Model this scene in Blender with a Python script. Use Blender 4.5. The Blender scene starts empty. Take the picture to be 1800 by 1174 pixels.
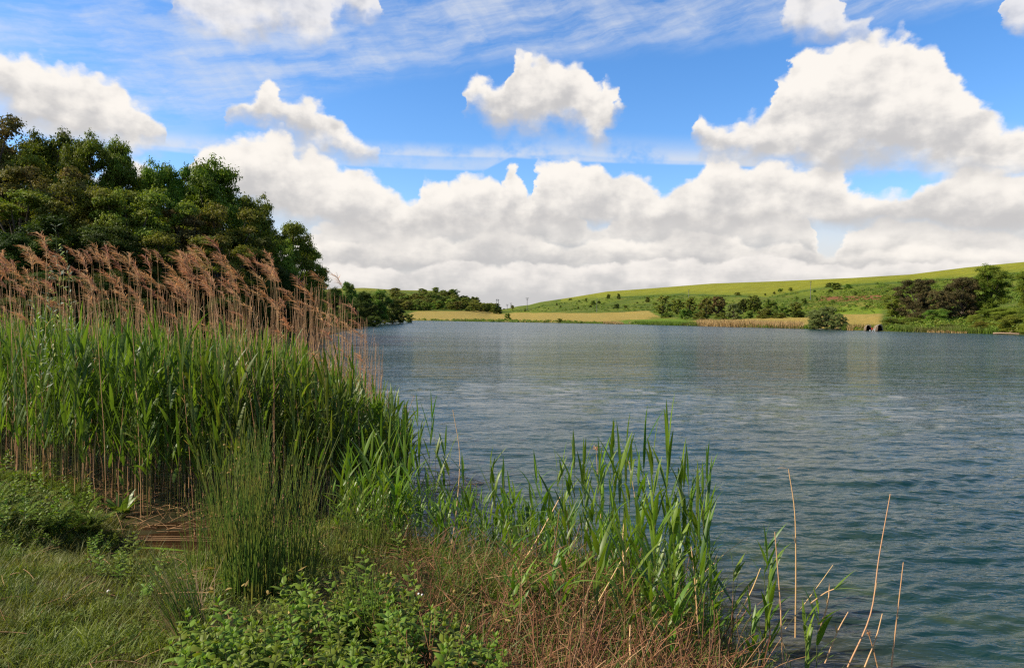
import bpy, math
import numpy as np
from mathutils import Matrix, Vector
rng = np.random.default_rng(7)
R = math.radians
S = bpy.context.scene
COL = S.collection
PI = math.pi

# ------------------------------------------------------------------ camera
CH = 2.8
F_PX = 1200.0
PITCH = R(1.67); ROLL = R(0.43)
Fw = np.array([0, math.cos(PITCH), -math.sin(PITCH)])
U0 = np.array([0, math.sin(PITCH), math.cos(PITCH)])
R0 = np.array([1.0, 0, 0])
Rt = R0*math.cos(ROLL) + U0*math.sin(ROLL)
Up = U0*math.cos(ROLL) - R0*math.sin(ROLL)
def ray(px, py):
    return Fw*F_PX + Rt*(px-900.0) - Up*(py-587.0)
def at(px, py, d):
    v = ray(px, py)
    return v*(d/v[1]) + np.array([0, 0, CH])
def dir_azel(px, py):
    v = ray(px, py); v = v/np.linalg.norm(v)
    return math.degrees(math.atan2(v[0], v[1])), math.degrees(math.asin(v[2]))
def hor(px):                       # picture row of the true horizon
    return 552.0 + (px-900)*math.tan(ROLL)
cam_data = bpy.data.cameras.new('camera'); cam = bpy.data.objects.new('camera', cam_data)
COL.objects.link(cam); S.camera = cam
cam_data.sensor_width = 36; cam_data.lens = 24; cam_data.clip_start = 0.05; cam_data.clip_end = 5000
m = Matrix(((Rt[0], Up[0], -Fw[0], 0), (Rt[1], Up[1], -Fw[1], 0), (Rt[2], Up[2], -Fw[2], CH), (0, 0, 0, 1)))
cam.matrix_world = m

# ------------------------------------------------------------------ node helpers
class NT:
    def __init__(s, nt): s.nt = nt; s.n = nt.nodes; s.l = nt.links
    def new(s, t, **k):
        n = s.n.new(t)
        for a, b in k.items(): setattr(n, a, b)
        return n
    def put(s, sock, v):
        if v is None: return
        if isinstance(v, bpy.types.NodeSocket): s.l.new(v, sock)
        else:
            if isinstance(v, (tuple, list)) and sock.type == 'RGBA' and len(v) == 3: v = (*v, 1)
            sock.default_value = v
    def m(s, op, a, b=None, c=None, clamp=False):
        n = s.new('ShaderNodeMath', operation=op); n.use_clamp = clamp
        s.put(n.inputs[0], a); s.put(n.inputs[1], b); s.put(n.inputs[2], c)
        return n.outputs[0]
    def mix(s, f, a, b, kind='MIX'):
        n = s.new('ShaderNodeMix', data_type='RGBA', blend_type=kind)
        s.put(n.inputs[0], f); s.put(n.inputs[6], a); s.put(n.inputs[7], b)
        return n.outputs[2]
    def xyz(s, x, y, z=0.0):
        n = s.new('ShaderNodeCombineXYZ'); s.put(n.inputs[0], x); s.put(n.inputs[1], y); s.put(n.inputs[2], z)
        return n.outputs[0]
    def sep(s, v):
        n = s.new('ShaderNodeSeparateXYZ'); s.put(n.inputs[0], v); return n.outputs
    def noise(s, vec, scale, detail=4, rough=.5, dist=0.0, lac=2.0):
        n = s.new('ShaderNodeTexNoise'); s.put(n.inputs['Vector'], vec)
        n.inputs['Scale'].default_value = scale; n.inputs['Detail'].default_value = detail
        n.inputs['Roughness'].default_value = rough; n.inputs['Distortion'].default_value = dist
        n.inputs['Lacunarity'].default_value = lac
        return n.outputs
    def remap(s, v, a, b, c=0.0, d=1.0, smooth=True):
        n = s.new('ShaderNodeMapRange'); n.interpolation_type = 'SMOOTHSTEP' if smooth else 'LINEAR'
        s.put(n.inputs[0], v); s.put(n.inputs[1], a); s.put(n.inputs[2], b); s.put(n.inputs[3], c); s.put(n.inputs[4], d)
        return n.outputs[0]
    def vm(s, op, a, b=None, scale=None):
        n = s.new('ShaderNodeVectorMath', operation=op)
        s.put(n.inputs[0], a); s.put(n.inputs[1], b)
        if scale is not None: s.put(n.inputs['Scale'], scale)
        return n.outputs[0]
    def curve(s, x, pts):
        n = s.new('ShaderNodeFloatCurve'); mp = n.mapping; mp.use_clip = True; mp.extend = 'HORIZONTAL'
        c = mp.curves[0]
        pts = sorted(pts)
        c.points[0].location = pts[0]; c.points[1].location = pts[-1]
        for p in pts[1:-1]: c.points.new(*p)
        for p in c.points: p.handle_type = 'VECTOR'
        mp.update(); s.put(n.inputs['Value'], x)
        return n.outputs[0]
    def attr(s, name, out='Fac'):
        n = s.new('ShaderNodeAttribute', attribute_name=name); return n.outputs[out]

def material(name):
    mt = bpy.data.materials.new(name); mt.use_nodes = True
    g = NT(mt.node_tree); g.n.clear()
    out = g.new('ShaderNodeOutputMaterial')
    return mt, g, out

def leafy(name, a, b, c=None, transl=.3, rough=.45, spec=.3, rnd=.25, yellow=(.16, .13, .02), ny=.0, nscale=3.0, tt=(1.5, 1.6, .6)):
    """plant tissue: two tones picked by the per-blade tint, third tone by slow noise, per-copy variation"""
    mt, g, out = material(name)
    t = g.attr('tint')
    col = g.mix(t, a, b)
    tc = g.new('ShaderNodeTexCoord')
    if c is not None:
        nz = g.noise(tc.outputs['Object'], nscale, 3, .6)[0]
        col = g.mix(g.remap(nz, .42, .68), col, c)
    oi = g.new('ShaderNodeObjectInfo')
    hs = g.new('ShaderNodeHueSaturation')
    g.put(hs.inputs['Color'], col)
    g.put(hs.inputs['Hue'], g.m('ADD', .5, g.m('MULTIPLY', g.m('SUBTRACT', oi.outputs['Random'], .5), .06*rnd/.25)))
    g.put(hs.inputs['Value'], g.m('ADD', 1.0-rnd, g.m('MULTIPLY', oi.outputs['Random'], 2*rnd)))
    p = g.new('ShaderNodeBsdfPrincipled'); g.put(p.inputs['Base Color'], hs.outputs[0])
    p.inputs['Roughness'].default_value = rough; p.inputs['Specular IOR Level'].default_value = spec
    if transl > 0:
        tr = g.new('ShaderNodeBsdfTranslucent')
        g.put(tr.inputs[0], g.mix(1.0, hs.outputs[0], tt, 'MULTIPLY'))
        ms = g.new('ShaderNodeMixShader'); ms.inputs[0].default_value = transl
        g.l.new(p.outputs[0], ms.inputs[1]); g.l.new(tr.outputs[0], ms.inputs[2]); g.l.new(ms.outputs[0], out.inputs[0])
    else: g.l.new(p.outputs[0], out.inputs[0])
    return mt

def plain(name, a, b, nscale=8.0, rough=.7, spec=.3, bump=0.0, stretch=(1, 1, 1), metal=0.0):
    mt, g, out = material(name)
    tc = g.new('ShaderNodeTexCoord')
    v = g.vm('MULTIPLY', tc.outputs['Object'], stretch)
    nz = g.noise(v, nscale, 5, .6)[0]
    p = g.new('ShaderNodeBsdfPrincipled'); g.put(p.inputs['Base Color'], g.mix(g.remap(nz, .35, .65), a, b))
    p.inputs['Roughness'].default_value = rough; p.inputs['Specular IOR Level'].default_value = spec
    p.inputs['Metallic'].default_value = metal
    if bump:
        bp = g.new('ShaderNodeBump'); bp.inputs['Strength'].default_value = bump; bp.inputs['Distance'].default_value = .02
        g.put(bp.inputs['Height'], nz); g.l.new(bp.outputs[0], p.inputs['Normal'])
    g.l.new(p.outputs[0], out.inputs[0])
    return mt

# ------------------------------------------------------------------ mesh helpers
class Buf:
    def __init__(s): s.V = []; s.Q = []; s.T = []; s.C = []; s.n = 0
    def add(s, V, Q=None, T=None, tint=.5):
        V = np.asarray(V, float).reshape(-1, 3)
        if Q is not None and len(Q): s.Q.append(np.asarray(Q, np.int64).reshape(-1, 4)+s.n)
        if T is not None and len(T): s.T.append(np.asarray(T, np.int64).reshape(-1, 3)+s.n)
        s.V.append(V); s.C.append(np.broadcast_to(np.asarray(tint, float), (len(V),)).copy()); s.n += len(V)
    def arrays(s):
        V = np.concatenate(s.V) if s.V else np.zeros((0, 3))
        Q = np.concatenate(s.Q) if s.Q else np.zeros((0, 4), np.int64)
        T = np.concatenate(s.T) if s.T else np.zeros((0, 3), np.int64)
        return V, Q, T, np.concatenate(s.C)
    def mesh(s, name, mat=None, smooth=True, colors=None):
        V, Q, T, C = s.arrays()
        me = bpy.data.meshes.new(name)
        me.vertices.add(len(V)); me.vertices.foreach_set('co', V.astype(np.float32).ravel())
        nl = len(Q)*4+len(T)*3
        me.loops.add(nl); me.loops.foreach_set('vertex_index', np.concatenate([Q.ravel(), T.ravel()]).astype(np.int32))
        me.polygons.add(len(Q)+len(T))
        st = np.concatenate([np.arange(len(Q))*4, len(Q)*4+np.arange(len(T))*3]).astype(np.int32)
        me.polygons.foreach_set('loop_start', st)
        me.polygons.foreach_set('use_smooth', np.full(len(Q)+len(T), smooth))
        at_ = me.attributes.new('tint', 'FLOAT', 'POINT'); at_.data.foreach_set('value', C.astype(np.float32))
        if colors is not None:
            ca = me.attributes.new('cover', 'FLOAT_COLOR', 'POINT')
            ca.data.foreach_set('color', np.concatenate([colors, np.ones((len(V), 1))], 1).astype(np.float32).ravel())
        if mat: me.materials.append(mat)
        me.update(calc_edges=True); me.validate()
        return me
def link(name, data, parent=None, loc=None, rz=None, scale=None):
    o = bpy.data.objects.new(name, data); COL.objects.link(o)
    if parent is not None: o.parent = parent
    if loc is not None: o.location = [float(v) for v in loc]
    if rz is not None: o.rotation_euler = (0, 0, rz)
    if scale is not None: o.scale = scale
    return o
def tag(o, label=None, cat=None, group=None, kind=None):
    if label: o['label'] = label
    if cat: o['category'] = cat
    if group: o['group'] = group
    if kind: o['kind'] = kind
    return o
def children(o): return [c for c in COL.objects if c.parent is o]
def thing(name, parts, label, cat, group=None, loc=(0, 0, 0), rot=(0, 0, 0), scale=(1, 1, 1)):
    """an Empty at the thing's base; parts = [(name, mesh)] or [(name, mesh, [(sub, mesh)])]"""
    e = link(name, None); e.empty_display_size = .2
    for p in parts:
        c = link(p[0], p[1], e)
        if len(p) > 2:
            for q in p[2]: link(q[0], q[1], c)
    e.location = [float(v) for v in loc]; e.rotation_euler = rot; e.scale = scale
    return tag(e, label, cat, group)

def nrm(v): return v/np.maximum(np.linalg.norm(v, axis=-1, keepdims=True), 1e-9)

def blades(buf, base, head, L, W, th0, bend, nseg=5, fold=.25, twist=0.0, tint=.5, prof='leaf', power=1.4):
    """many leaf blades: base (n,3), head = horizontal heading angle, th0 = start angle from vertical, bend = extra angle at tip"""
    n = len(base); one = np.ones(n)
    head, L, W, th0, bend, twist, tint = [np.asarray(a, float)*one for a in (head, L, W, th0, bend, twist, tint)]
    s = np.linspace(0, 1, nseg+1)
    th = th0[:, None]+bend[:, None]*s[None]**power
    h = np.stack([np.cos(head), np.sin(head), 0*head], 1)
    d = h[:, None]*np.sin(th)[..., None]+np.array([0, 0, 1.])*np.cos(th)[..., None]
    step = (L/nseg)[:, None, None]*d
    P = np.zeros((n, nseg+1, 3)); P[:, 1:] = np.cumsum((step[:, :-1]+step[:, 1:])/2, axis=1); P += base[:, None]
    side0 = np.stack([-np.sin(head), np.cos(head), 0*head], 1)[:, None]*np.ones((1, nseg+1, 1))
    nor = np.cross(side0, d)
    tw = twist[:, None]*(.4+.6*s[None])
    side = side0*np.cos(tw)[..., None]+nor*np.sin(tw)[..., None]
    nor2 = np.cross(side, d)
    if prof == 'leaf': w = np.clip(np.interp(s, [0, .08, .3, .6, .85, 1], [.35, .6, 1, .8, .4, .03]), 0, 1)
    elif prof == 'ovate': w = np.interp(s, [0, .12, .35, .6, .85, 1], [.12, .7, 1, .85, .4, .04])
    else: w = np.interp(s, [0, .5, 1], [.9, .75, .05])
    hw = (W[:, None]*w[None])[..., None]*.5
    if fold:
        V = np.stack([P-side*hw+nor2*hw*fold, P, P+side*hw+nor2*hw*fold], 2)   # n, seg+1, 3, 3
        k = 3
    else:
        V = np.stack([P-side*hw, P+side*hw], 2); k = 2
    idx = (np.arange(n)[:, None, None]*(nseg+1)*k + np.arange(nseg)[None, :, None]*k + np.arange(k-1)[None, None])
    Q = np.stack([idx, idx+1, idx+1+k, idx+k], -1).reshape(-1, 4)
    buf.add(V.reshape(-1, 3), Q, tint=np.repeat(tint, (nseg+1)*k))
    return P

def tubes(buf, P, rad, sides=3, tint=.5, cap=False):
    """P (n,k,3) centre lines, rad (n,k)"""
    P = np.asarray(P, float); n, k, _ = P.shape
    rad = np.broadcast_to(np.asarray(rad, float), (n, k))
    T = np.gradient(P, axis=1); T = nrm(T)
    mean = nrm(P[:, -1]-P[:, 0])
    ref = np.where((np.abs(mean[:, 2]) > .8)[:, None], np.array([1., 0, 0]), np.array([0, 0, 1.]))[:, None]*np.ones((1, k, 1))
    A = nrm(np.cross(T, ref)); B = np.cross(T, A)
    a = np.arange(sides)/sides*2*PI
    V = P[:, :, None]+rad[..., None, None]*(A[:, :, None]*np.cos(a)[None, None, :, None]+B[:, :, None]*np.sin(a)[None, None, :, None])
    i0 = np.arange(n)[:, None, None]*k*sides+np.arange(k-1)[None, :, None]*sides
    j = np.arange(sides)[None, None]; j2 = (j+1) % sides
    Q = np.stack([i0+j, i0+j2, i0+sides+j2, i0+sides+j], -1).reshape(-1, 4)
    tint = np.repeat(np.asarray(tint, float)*np.ones(n), k*sides)
    buf.add(V.reshape(-1, 3), Q, tint=tint)
    if cap and sides == 4:
        i = np.arange(n)*k*sides+(k-1)*sides
        buf.Q.append(np.stack([i, i+1, i+2, i+3], 1)+buf.n-n*k*sides)
def ptube(pts, rad, sides=8, tint=.5, buf=None):
    b = buf or Buf(); pts = np.array(pts, float)[None]
    tubes(b, pts, np.array(rad, float)[None]*np.ones((1, pts.shape[1])), sides, tint); return b
def catmull(pts, k=20):
    pts = np.array(pts, float); t = np.linspace(0, len(pts)-1, k)
    if len(pts) < 3: return np.stack([np.interp(t, np.arange(len(pts)), pts[:, i]) for i in range(3)], 1)
    P = np.vstack([2*pts[0]-pts[1], pts, 2*pts[-1]-pts[-2]])
    i = np.minimum(t.astype(int), len(pts)-2); u = (t-i)[:, None]
    a, b, c, d = P[i], P[i+1], P[i+2], P[i+3]
    return .5*((2*b)+(-a+c)*u+(2*a-5*b+4*c-d)*u**2+(-a+3*b-3*c+d)*u**3)
def box(buf, c, s, rz=0, tint=.5):
    x, y, z = np.array(s)/2; V = np.array([[a*x, b*y, c_*z] for c_ in (-1, 1) for b in (-1, 1) for a in (-1, 1)])
    ca, sa = math.cos(rz), math.sin(rz); V = V@np.array([[ca, sa, 0], [-sa, ca, 0], [0, 0, 1]])+np.array(c)
    buf.add(V, [[0, 2, 3, 1], [4, 5, 7, 6], [0, 1, 5, 4], [2, 6, 7, 3], [0, 4, 6, 2], [1, 3, 7, 5]], tint=tint)

# value noise for numpy
class VN:
    def __init__(s, seed): s.g = np.random.default_rng(seed).random((256, 256))
    def __call__(s, x, y, sc=1.0, oct=4, rough=.5):
        tot = 0; amp = 1; norm = 0
        x = np.asarray(x, float)*sc; y = np.asarray(y, float)*sc
        for o in range(oct):
            xi = np.floor(x).astype(int); yi = np.floor(y).astype(int); u = x-xi; v = y-yi
            u = u*u*(3-2*u); v = v*v*(3-2*v); g = s.g
            a = g[xi % 256, yi % 256]; b = g[(xi+1) % 256, yi % 256]; c = g[xi % 256, (yi+1) % 256]; d = g[(xi+1) % 256, (yi+1) % 256]
            tot = tot+amp*((a*(1-u)+b*u)*(1-v)+(c*(1-u)+d*u)*v); norm += amp; amp *= rough; x = x*2.03+17.1; y = y*2.03+9.7
        return tot/norm
vn = VN(3)

# ------------------------------------------------------------------ world sky with clouds
SUN_AZ, SUN_EL = -97.0, 41.0
world = bpy.data.worlds.new('World'); S.world = world; world.use_nodes = True
g = NT(world.node_tree); g.n.clear()
wout = g.new('ShaderNodeOutputWorld'); bg = g.new('ShaderNodeBackground'); g.l.new(bg.outputs[0], wout.inputs[0])
sky = g.new('ShaderNodeTexSky'); sky.sky_type = 'NISHITA'; sky.sun_disc = False
sky.sun_elevation = R(SUN_EL); sky.sun_rotation = R(SUN_AZ % 360); sky.altitude = 100; sky.air_density = 1.0; sky.dust_density = .6; sky.ozone_density = 2.0
tc = g.new('ShaderNodeTexCoord')
D = tc.outputs['Generated']
x, y, z = g.sep(D)
az = g.m('MULTIPLY', g.m('ARCTAN2', x, y), 57.2958)
el = g.m('MULTIPLY', g.m('ARCSINE', z), 57.2958)
hs = g.new('ShaderNodeHueSaturation'); g.l.new(sky.outputs[0], hs.inputs['Color'])
SKYSAT, SKYVAL = 1.30, 2.1
hs.inputs['Saturation'].default_value = SKYSAT; hs.inputs['Value'].default_value = SKYVAL
base = g.mix(1.0, hs.outputs[0], (.88, .90, 1.0), 'MULTIPLY')
P = g.xyz(az, g.m('MULTIPLY', el, 1.25))
amp = g.remap(el, 0, 16, .45, 1.0)
warp = g.noise(P, .17, 6, .55)[1]
wx, wy, wz = g.sep(warp)
fine = g.noise(P, .75, 4, .58)[1]
fx, fy, fz = g.sep(fine)
vo = g.new('ShaderNodeTexVoronoi'); vo.feature = 'SMOOTH_F1'
g.put(vo.inputs['Vector'], g.vm('ADD', P, g.vm('MULTIPLY', warp, (4.0, 4.0, 0)))); vo.inputs['Scale'].default_value = .55; vo.inputs['Smoothness'].default_value = .35
vo2 = g.new('ShaderNodeTexVoronoi'); vo2.feature = 'SMOOTH_F1'
g.put(vo2.inputs['Vector'], g.vm('ADD', P, g.vm('MULTIPLY', fine, (1.5, 1.5, 0)))); vo2.inputs['Scale'].default_value = 1.3; vo2.inputs['Smoothness'].default_value = .3
bil = g.m('ADD', g.m('SUBTRACT', vo.outputs['Distance'], .45), g.m('MULTIPLY', g.m('SUBTRACT', vo2.outputs['Distance'], .45), .5))
dx = g.m('MULTIPLY', amp, g.m('ADD', g.m('MULTIPLY', g.m('SUBTRACT', wx, .5), 4.2), g.m('MULTIPLY', g.m('SUBTRACT', fx, .5), 1.3)))
dy = g.m('MULTIPLY', amp, g.m('ADD', g.m('ADD', g.m('MULTIPLY', g.m('SUBTRACT', wy, .5), 3.0), g.m('MULTIPLY', g.m('SUBTRACT', fy, .5), 1.1)), g.m('MULTIPLY', bil, 1.0)))
az2 = g.m('ADD', az, dx); el2 = g.m('ADD', el, dy)
AZ0, AZ1, E0, E1 = -46.0, 46.0, -6.0, 44.0
aznorm = g.m('DIVIDE', g.m('SUBTRACT', az2, AZ0), AZ1-AZ0, clamp=True)
# relief: cloud puffs lit from the sun's side (upper left)
rn1 = g.noise(P, .30, 5, .52)[0]
rn2 = g.noise(g.vm('ADD', P, (-.7, 1.0, 0)), .30, 5, .52)[0]
relief = g.m('ADD', g.m('MULTIPLY', g.m('SUBTRACT', rn1, rn2), 2.2), g.m('MULTIPLY', g.m('SUBTRACT', .42, vo.outputs['Distance']), .30))
mott = g.m('MULTIPLY', g.m('SUBTRACT', g.noise(g.xyz(g.m('MULTIPLY', az, .16), g.m('MULTIPLY', el, .55)), 1.0, 5, .55)[0], .5), 2.6)
def pc(pts, isx=True):
    out = []
    for a, b in pts:
        A, E = dir_azel(a, b); out.append(((A-AZ0)/(AZ1-AZ0), (E-E0)/(E1-E0)))
    out = [(min(max(u, 0), 1), min(max(v, 0), 1)) for u, v in out]
    res = []; last = -1
    for u, v in sorted(out, key=lambda p: p[0]):
        if u-last < .0025: continue
        res.append((u, v)); last = u
    if res[0][0] > .001: res.insert(0, (0, res[0][1]))
    if res[-1][0] < .999: res.append((1, res[-1][1]))
    return res
front = g.m('MULTIPLY', g.remap(az, -52, -44), g.remap(az, 52, 44))
WHITE = (10.0, 9.45, 8.75); GREY = (6.0, 5.85, 5.8); HGREY = (6.2, 6.15, 6.2)
def layer(col, top, bot, wt, wb, strength=1.0, rel=1.0, grey=GREY, tbias=0.0, white=WHITE, seed=0):
    T = g.m('MULTIPLY_ADD', g.curve(aznorm, pc(top)), E1-E0, E0+.25)
    B = g.m('MULTIPLY_ADD', g.curve(aznorm, pc(bot)), E1-E0, E0-.35)
    dt = g.remap(g.m('SUBTRACT', T, el2), 0, wt)
    db = g.remap(g.m('SUBTRACT', el2, B), -wb*.5, wb*.5)
    den = g.m('MULTIPLY', g.m('MULTIPLY', dt, db), front)
    th = g.m('MAXIMUM', g.m('SUBTRACT', T, B), .6)
    t = g.m('DIVIDE', g.m('SUBTRACT', el2, B), th)
    sh = g.m('ADD', g.m('ADD', g.m('MULTIPLY', t, 1.0), tbias), g.m('MULTIPLY', relief, rel))
    if seed: sh = g.m('ADD', sh, g.m('MULTIPLY', mott, seed))
    c = g.mix(g.remap(sh, .0, .95), grey, white)
    return g.mix(g.m('MULTIPLY', den, strength), col, c)
# high thin cloud: streaks rising to the right
sv = g.xyz(g.m('ADD', g.m('MULTIPLY', az, .10), g.m('MULTIPLY', el, .02)), g.m('ADD', g.m('MULTIPLY', el, .55), g.m('MULTIPLY', az, -.09)))
st = g.noise(g.vm('ADD', sv, g.vm('MULTIPLY', warp, (.9, .9, 0))), 1.0, 7, .62)[0]
st2 = g.noise(g.xyz(g.m('ADD', g.m('MULTIPLY', az, .42), g.m('MULTIPLY', el, .38)), g.m('MULTIPLY', el, .05)), 1.2, 5, .6)[0]
edge = g.m('MULTIPLY_ADD', g.curve(g.m('DIVIDE', g.m('SUBTRACT', az, AZ0), AZ1-AZ0, clamp=True),
      pc([(-100, 240), (0, 240), (350, 230), (500, 200), (700, 140), (900, 120), (1000, 110), (1200, 92), (1400, 75), (1600, 50), (1800, 15), (1900, 0)])), E1-E0, E0)
cm = g.remap(g.m('SUBTRACT', g.m('ADD', el, g.m('MULTIPLY', g.m('SUBTRACT', wy, .5), 2.2)), edge), -.3, 1.8)
cir = g.m('MULTIPLY', g.m('MULTIPLY', g.remap(st, .30, .72), g.m('MULTIPLY_ADD', st2, .9, .25)), g.m('MULTIPLY', cm, .9))
cir = g.m('MULTIPLY', cir, front)
skyc = g.mix(cir, base, (7.6, 7.9, 8.4))
# contrail-like band
def band(col, pts, w, a):
    ln = g.m('MULTIPLY_ADD', g.curve(g.m('DIVIDE', g.m('SUBTRACT', az, AZ0), AZ1-AZ0, clamp=True), pc(pts)), E1-E0, E0)
    dd = g.m('SUBTRACT', el, ln)
    mk = g.m('MULTIPLY', g.remap(dd, -.12, .12), g.remap(dd, w, .1))
    mk = g.m('MULTIPLY', g.m('MULTIPLY', mk, g.remap(g.noise(P, .25, 4, .6)[0], .3, .6)), front)
    return g.mix(g.m('MULTIPLY', mk, a), col, (8.0, 8.1, 8.3))
skyc = band(skyc, [(200, 250), (340, 262), (600, 268), (900, 277), (1250, 290), (1500, 298), (1900, 306)], 1.3, .55)
skyc = band(skyc, [(850, 300), (900, 275), (1000, 272), (1250, 285), (1400, 300)], 2.2, .45)
skyc = g.mix(g.m('MULTIPLY', g.remap(el2, 9.5, 4.5), .9), skyc, (7.6, 7.5, 7.4))
# cumulus rows, far to near
rowF_t = [(-100, 430), (300, 430), (500, 430), (560, 405), (620, 390), (700, 388), (780, 372), (860, 378), (940, 362), (1010, 372), (1022, 400), (1060, 408), (1072, 385), (1120, 372), (1200, 378), (1300, 372), (1380, 372), (1424, 382), (1434, 440), (1470, 452), (1482, 410), (1500, 398), (1560, 376), (1620, 390), (1700, 398), (1800, 408), (1900, 400)]
flat = [(-100, 700), (1900, 700)]
skyc = layer(skyc, rowF_t, [(-100, 470), (500, 470), (900, 430), (1000, 445), (1200, 440), (1424, 450), (1440, 480), (1500, 470), (1900, 450)], .5, 3.5, .96, tbias=.0, seed=.35, rel=.5, grey=(5.6, 5.5, 5.45))
rowE_t = [(-100, 450), (500, 440), (560, 425), (640, 430), (700, 415), (800, 430), (870, 400), (940, 412), (1000, 440), (1060, 420), (1130, 428), (1200, 405), (1260, 412), (1330, 440), (1400, 430), (1460, 455), (1520, 445), (1600, 430), (1700, 440), (1900, 430)]
skyc = layer(skyc, rowE_t, [(-100, 480), (500, 478), (900, 468), (1300, 475), (1900, 480)], .5, 2.0, .95, grey=(5.7, 5.6, 5.6), tbias=-.10, seed=.35, rel=.5)
rowG_t = [(-100, 480), (500, 470), (620, 462), (720, 478), (800, 455), (870, 470), (960, 462), (1040, 474), (1150, 452), (1250, 466), (1340, 446), (1420, 468), (1520, 470), (1600, 462), (1700, 462), (1900, 450)]
skyc = layer(skyc, rowG_t, [(-100, 545), (900, 535), (1900, 545)], .35, 1.2, .96, grey=(6.0, 5.9, 5.9), tbias=-.15, rel=.6, white=(9.5, 9.0, 8.5), seed=.45)
rowD_t = [(-100, 300), (180, 300), (212, 268), (230, 264), (255, 284), (268, 330), (300, 340), (332, 330), (345, 268), (372, 252), (420, 240), (480, 236), (500, 242), (520, 256), (545, 250), (570, 264), (600, 284), (640, 294), (660, 318), (690, 338), (722, 356), (735, 352), (748, 312), (770, 308), (790, 322), (820, 306), (850, 312), (880, 326), (892, 290), (905, 290), (914, 320), (926, 350), (936, 340), (942, 284), (960, 276), (1000, 276), (1040, 284), (1090, 290), (1130, 298), (1150, 318), (1166, 336), (1180, 326), (1205, 310), (1232, 294), (1246, 270), (1270, 268), (1300, 284), (1320, 300), (1342, 286), (1370, 290), (1402, 300), (1430, 276), (1466, 276), (1482, 310), (1510, 326), (1560, 332), (1605, 336), (1640, 306), (1680, 290), (1712, 278), (1750, 284), (1780, 304), (1900, 312)]
rowD_b = [(-100, 330), (250, 310), (330, 330), (380, 330), (440, 352), (520, 385), (600, 405), (700, 420), (760, 408), (900, 405), (960, 392), (1100, 395), (1200, 400), (1300, 402), (1400, 392), (1500, 392), (1600, 388), (1700, 405), (1900, 410)]
skyc = layer(skyc, rowD_t, rowD_b, .75, 2.4, .99, tbias=.04, seed=.15, rel=.7)
rowB_t = [(-100, 88), (0, 90), (60, 95), (100, 96), (160, 118), (200, 128), (230, 150), (262, 180), (290, 212), (302, 262), (340, 300), (385, 260), (398, 184), (425, 176), (448, 166), (456, 138), (470, 132), (486, 150), (494, 174), (520, 180), (545, 170), (570, 190), (600, 214), (630, 238), (655, 258), (675, 300), (740, 300), (806, 220), (816, 148), (840, 134), (868, 152), (892, 146), (900, 92), (916, 84), (940, 102), (960, 94), (1000, 106), (1036, 118), (1052, 150), (1064, 128), (1090, 146), (1102, 200), (1130, 300), (1198, 290), (1208, 206), (1220, 194), (1242, 213), (1290, 205), (1340, 198), (1364, 184), (1374, 138), (1392, 126), (1402, 92), (1430, 78), (1442, 88), (1490, 60), (1540, 53), (1590, 58), (1602, 76), (1640, 98), (1660, 130), (1700, 154), (1740, 184), (1772, 204), (1800, 210), (1900, 215)]
rowB_b = [(-100, 150), (0, 168), (40, 205), (90, 226), (160, 238), (220, 244), (270, 244), (300, 225), (395, 196), (420, 202), (450, 208), (480, 226), (520, 240), (580, 251), (620, 259), (660, 268), (740, 240), (816, 165), (850, 186), (880, 202), (930, 216), (980, 206), (1020, 210), (1050, 232), (1080, 216), (1100, 172), (1180, 200), (1208, 226), (1230, 262), (1300, 271), (1400, 279), (1450, 289), (1500, 273), (1560, 271), (1650, 275), (1700, 290), (1800, 300), (1900, 300)]
skyc = layer(skyc, rowB_t, rowB_b, .85, 2.4, .98, tbias=.10, seed=.2, rel=.85)
rowA_t = [(-100, 80), (280, 60), (300, 30), (312, -60), (590, -60), (600, -20), (612, -40), (664, -40), (672, 20), (700, 60), (1370, 60), (1396, -10), (1404, -60), (1465, -60), (1480, 18), (1530, 30), (1550, 60), (1765, 60), (1776, -60), (1900, -60)]
rowA_b = [(-100, 20), (280, -10), (310, -4), (340, 22), (380, 46), (420, 52), (470, 48), (500, 36), (540, 50), (576, 46), (586, 20), (600, 2), (620, 14), (650, 18), (668, 4), (700, -20), (1370, 0), (1400, 40), (1440, 52), (1480, 50), (1540, 46), (1560, 20), (1760, 10), (1800, 60), (1900, 70)]
skyc = layer(skyc, rowA_t, rowA_b, .8, 2.0, .8, tbias=.35)
# the rest of the sky (behind and beside the view): scattered fair-weather cloud
back = g.noise(g.vm('MULTIPLY', D, (1, 1, 2.2)), 2.4, 7, .58)[0]
bmask = g.m('MULTIPLY', g.m('MULTIPLY', g.remap(back, .52, .66), g.m('SUBTRACT', 1.0, front)), g.remap(z, -.02, .05))
skyc = g.mix(bmask, skyc, (6.0, 5.8, 5.6))
zen = g.m('MULTIPLY', g.m('MULTIPLY', g.remap(back, .30, .52), g.remap(el, 28, 36)), front)  # unseen cloud overhead, added to grey the lake's reflections
skyc = g.mix(zen, skyc, (5.4, 5.3, 5.2))
g.l.new(skyc, bg.inputs['Color']); bg.inputs['Strength'].default_value = .065
world.cycles.sampling_method = 'MANUAL'; world.cycles.sample_map_resolution = 1024

sl = bpy.data.lights.new('sun', 'SUN'); sl.energy = 5.0; sl.angle = R(.53); sl.color = (1.0, .90, .74)
so = bpy.data.objects.new('sun', sl); COL.objects.link(so)
sd = Vector((math.sin(R(SUN_AZ))*math.cos(R(SUN_EL)), math.cos(R(SUN_AZ))*math.cos(R(SUN_EL)), math.sin(R(SUN_EL))))
so.rotation_euler = sd.to_track_quat('Z', 'Y').to_euler()
so.location = (-30, -10, 40)
S.view_settings.view_transform = 'Standard'; S.view_settings.look = 'None'; S.view_settings.exposure = 0.62; S.view_settings.gamma = 1.0
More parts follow.
